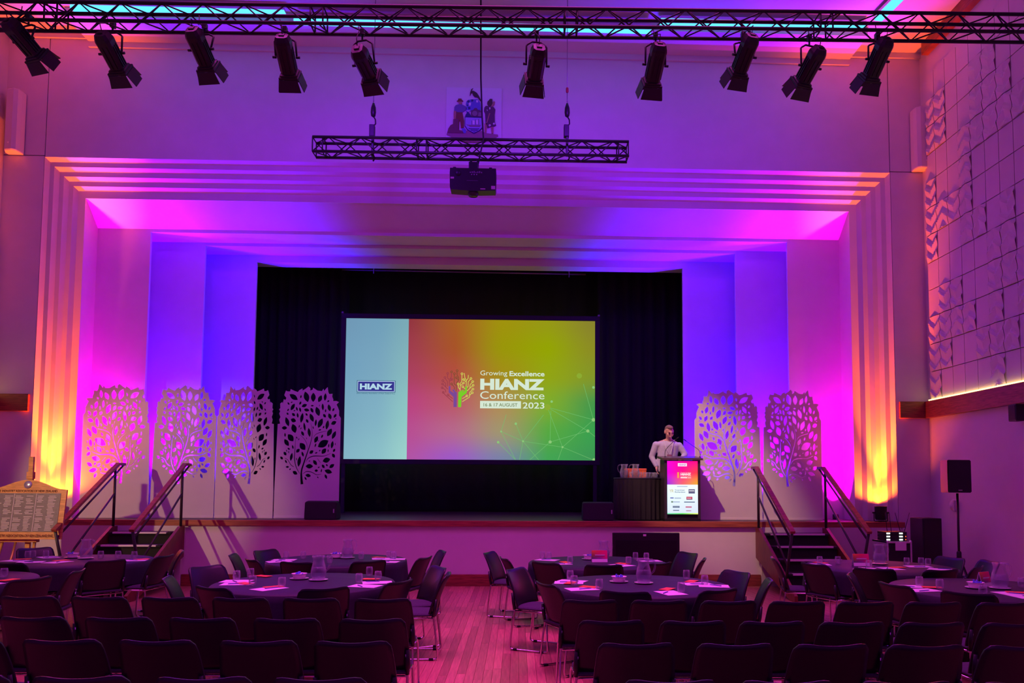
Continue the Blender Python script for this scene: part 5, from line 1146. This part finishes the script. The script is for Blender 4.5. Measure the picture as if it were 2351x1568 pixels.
FLY = {'T2': [(562, 1341), (628, 1349), (852, 1331), (604, 1324)], 'F2': [(870, 1281)], 'T3': [(1310, 1340), (1352, 1349), (1532, 1354), (1588, 1336)], 'F3': [(1298, 1292), (1430, 1295)], 'F4': [(2060, 1304), (1884, 1293)], 'T4': [(2140, 1350), (2335, 1362)], 'F1': [(330, 1285), (52, 1285), (140, 1288)], 'T1': [(20, 1333)]}
for k in PAP:
    used = []
    for i, (px, py) in enumerate(sorted(PAP[k])):
        p = keep(k, top_at(px, py), .17); d = p-TC[k]; rz = math.atan2(d.y, d.x)+PI/2+random.uniform(-.25, .25)
        o_ = thing('notepad', 'white notepad with pen, table %s, %s from left' % (WHERE[k], ORD[i]), 'notepad', p, rz, 'notepads on the tables')
        obj('paper_stack', SHEET, M_WHITE, o_); q_ = obj('pen', PENM, M_PEN, o_, (random.uniform(-.05, .06), random.uniform(-.03, .05), .008)); q_.rotation_euler = (0, 0, random.uniform(-1, 1))
    for i, (px, py) in enumerate(sorted(FLY[k])):
        p = keep(k, top_at(px, py), .12); p.z += .004
        o_ = thing('flyer', 'orange flyer on the table %s, %s from left' % (WHERE[k], ORD[i]), 'flyer', p, random.uniform(0, 3), 'orange flyers on the tables')
        obj('folded_flyer', NAPK, M_ORANGE, o_)
V_PR = vcol_mat('card_print', False)
def tent(k, px, py, w_, h_, rz, lab):
    p = keep(k, top_at(px, py)); o_ = thing('table_card', lab, 'table card', p, rz, 'rainbow table cards')
    cols = [[(235, 130, 50), (230, 60, 70), (225, 0, 120)], [(150, 120, 40), (200, 40, 110), (225, 0, 110)], [(60, 110, 80), (110, 50, 140), (215, 0, 110)], [(235, 210, 235), (235, 210, 235), (235, 215, 235)]]
    cols = cols[:3]
    q_ = gradgrid('front_face', V_PR, o_, -w_/2, w_/2, h_*.28, h_, 0, cols, 8)
    for v in q_.data.vertices: v.co.y = -.04+.038*(v.co.z/h_)-.0012
    def leaf(s_): return MB().add([(-w_/2, s_*.04, 0), (w_/2, s_*.04, 0), (w_/2, s_*.002, h_), (-w_/2, s_*.002, h_), (-w_/2, s_*.037, 0), (w_/2, s_*.037, 0), (w_/2, 0, h_-.003), (-w_/2, 0, h_-.003)], [(0, 1, 2, 3), (7, 6, 5, 4), (0, 4, 5, 1), (1, 5, 6, 2), (2, 6, 7, 3), (3, 7, 4, 0)])
    leaf(-1).build('card_leaf', M_WHITE, o_); leaf(1).build('card_leaf', M_WHITE, o_)
    MB().box((-w_*.3, -.026, h_*.56), (w_*.33, -.0245, h_*.64)).build('white_script', M_WHITE, o_)
tent('F3', 1376, 1290, .205, .15, .05, 'rainbow table card in front of the black flat screen'); tent('F4', 1976, 1299, .20, .15, -.05, 'rainbow table card at the foot of the right stairs'); tent('T4', 2259, 1346, .17, .145, .5, 'rainbow table card beside the jug at the right edge')
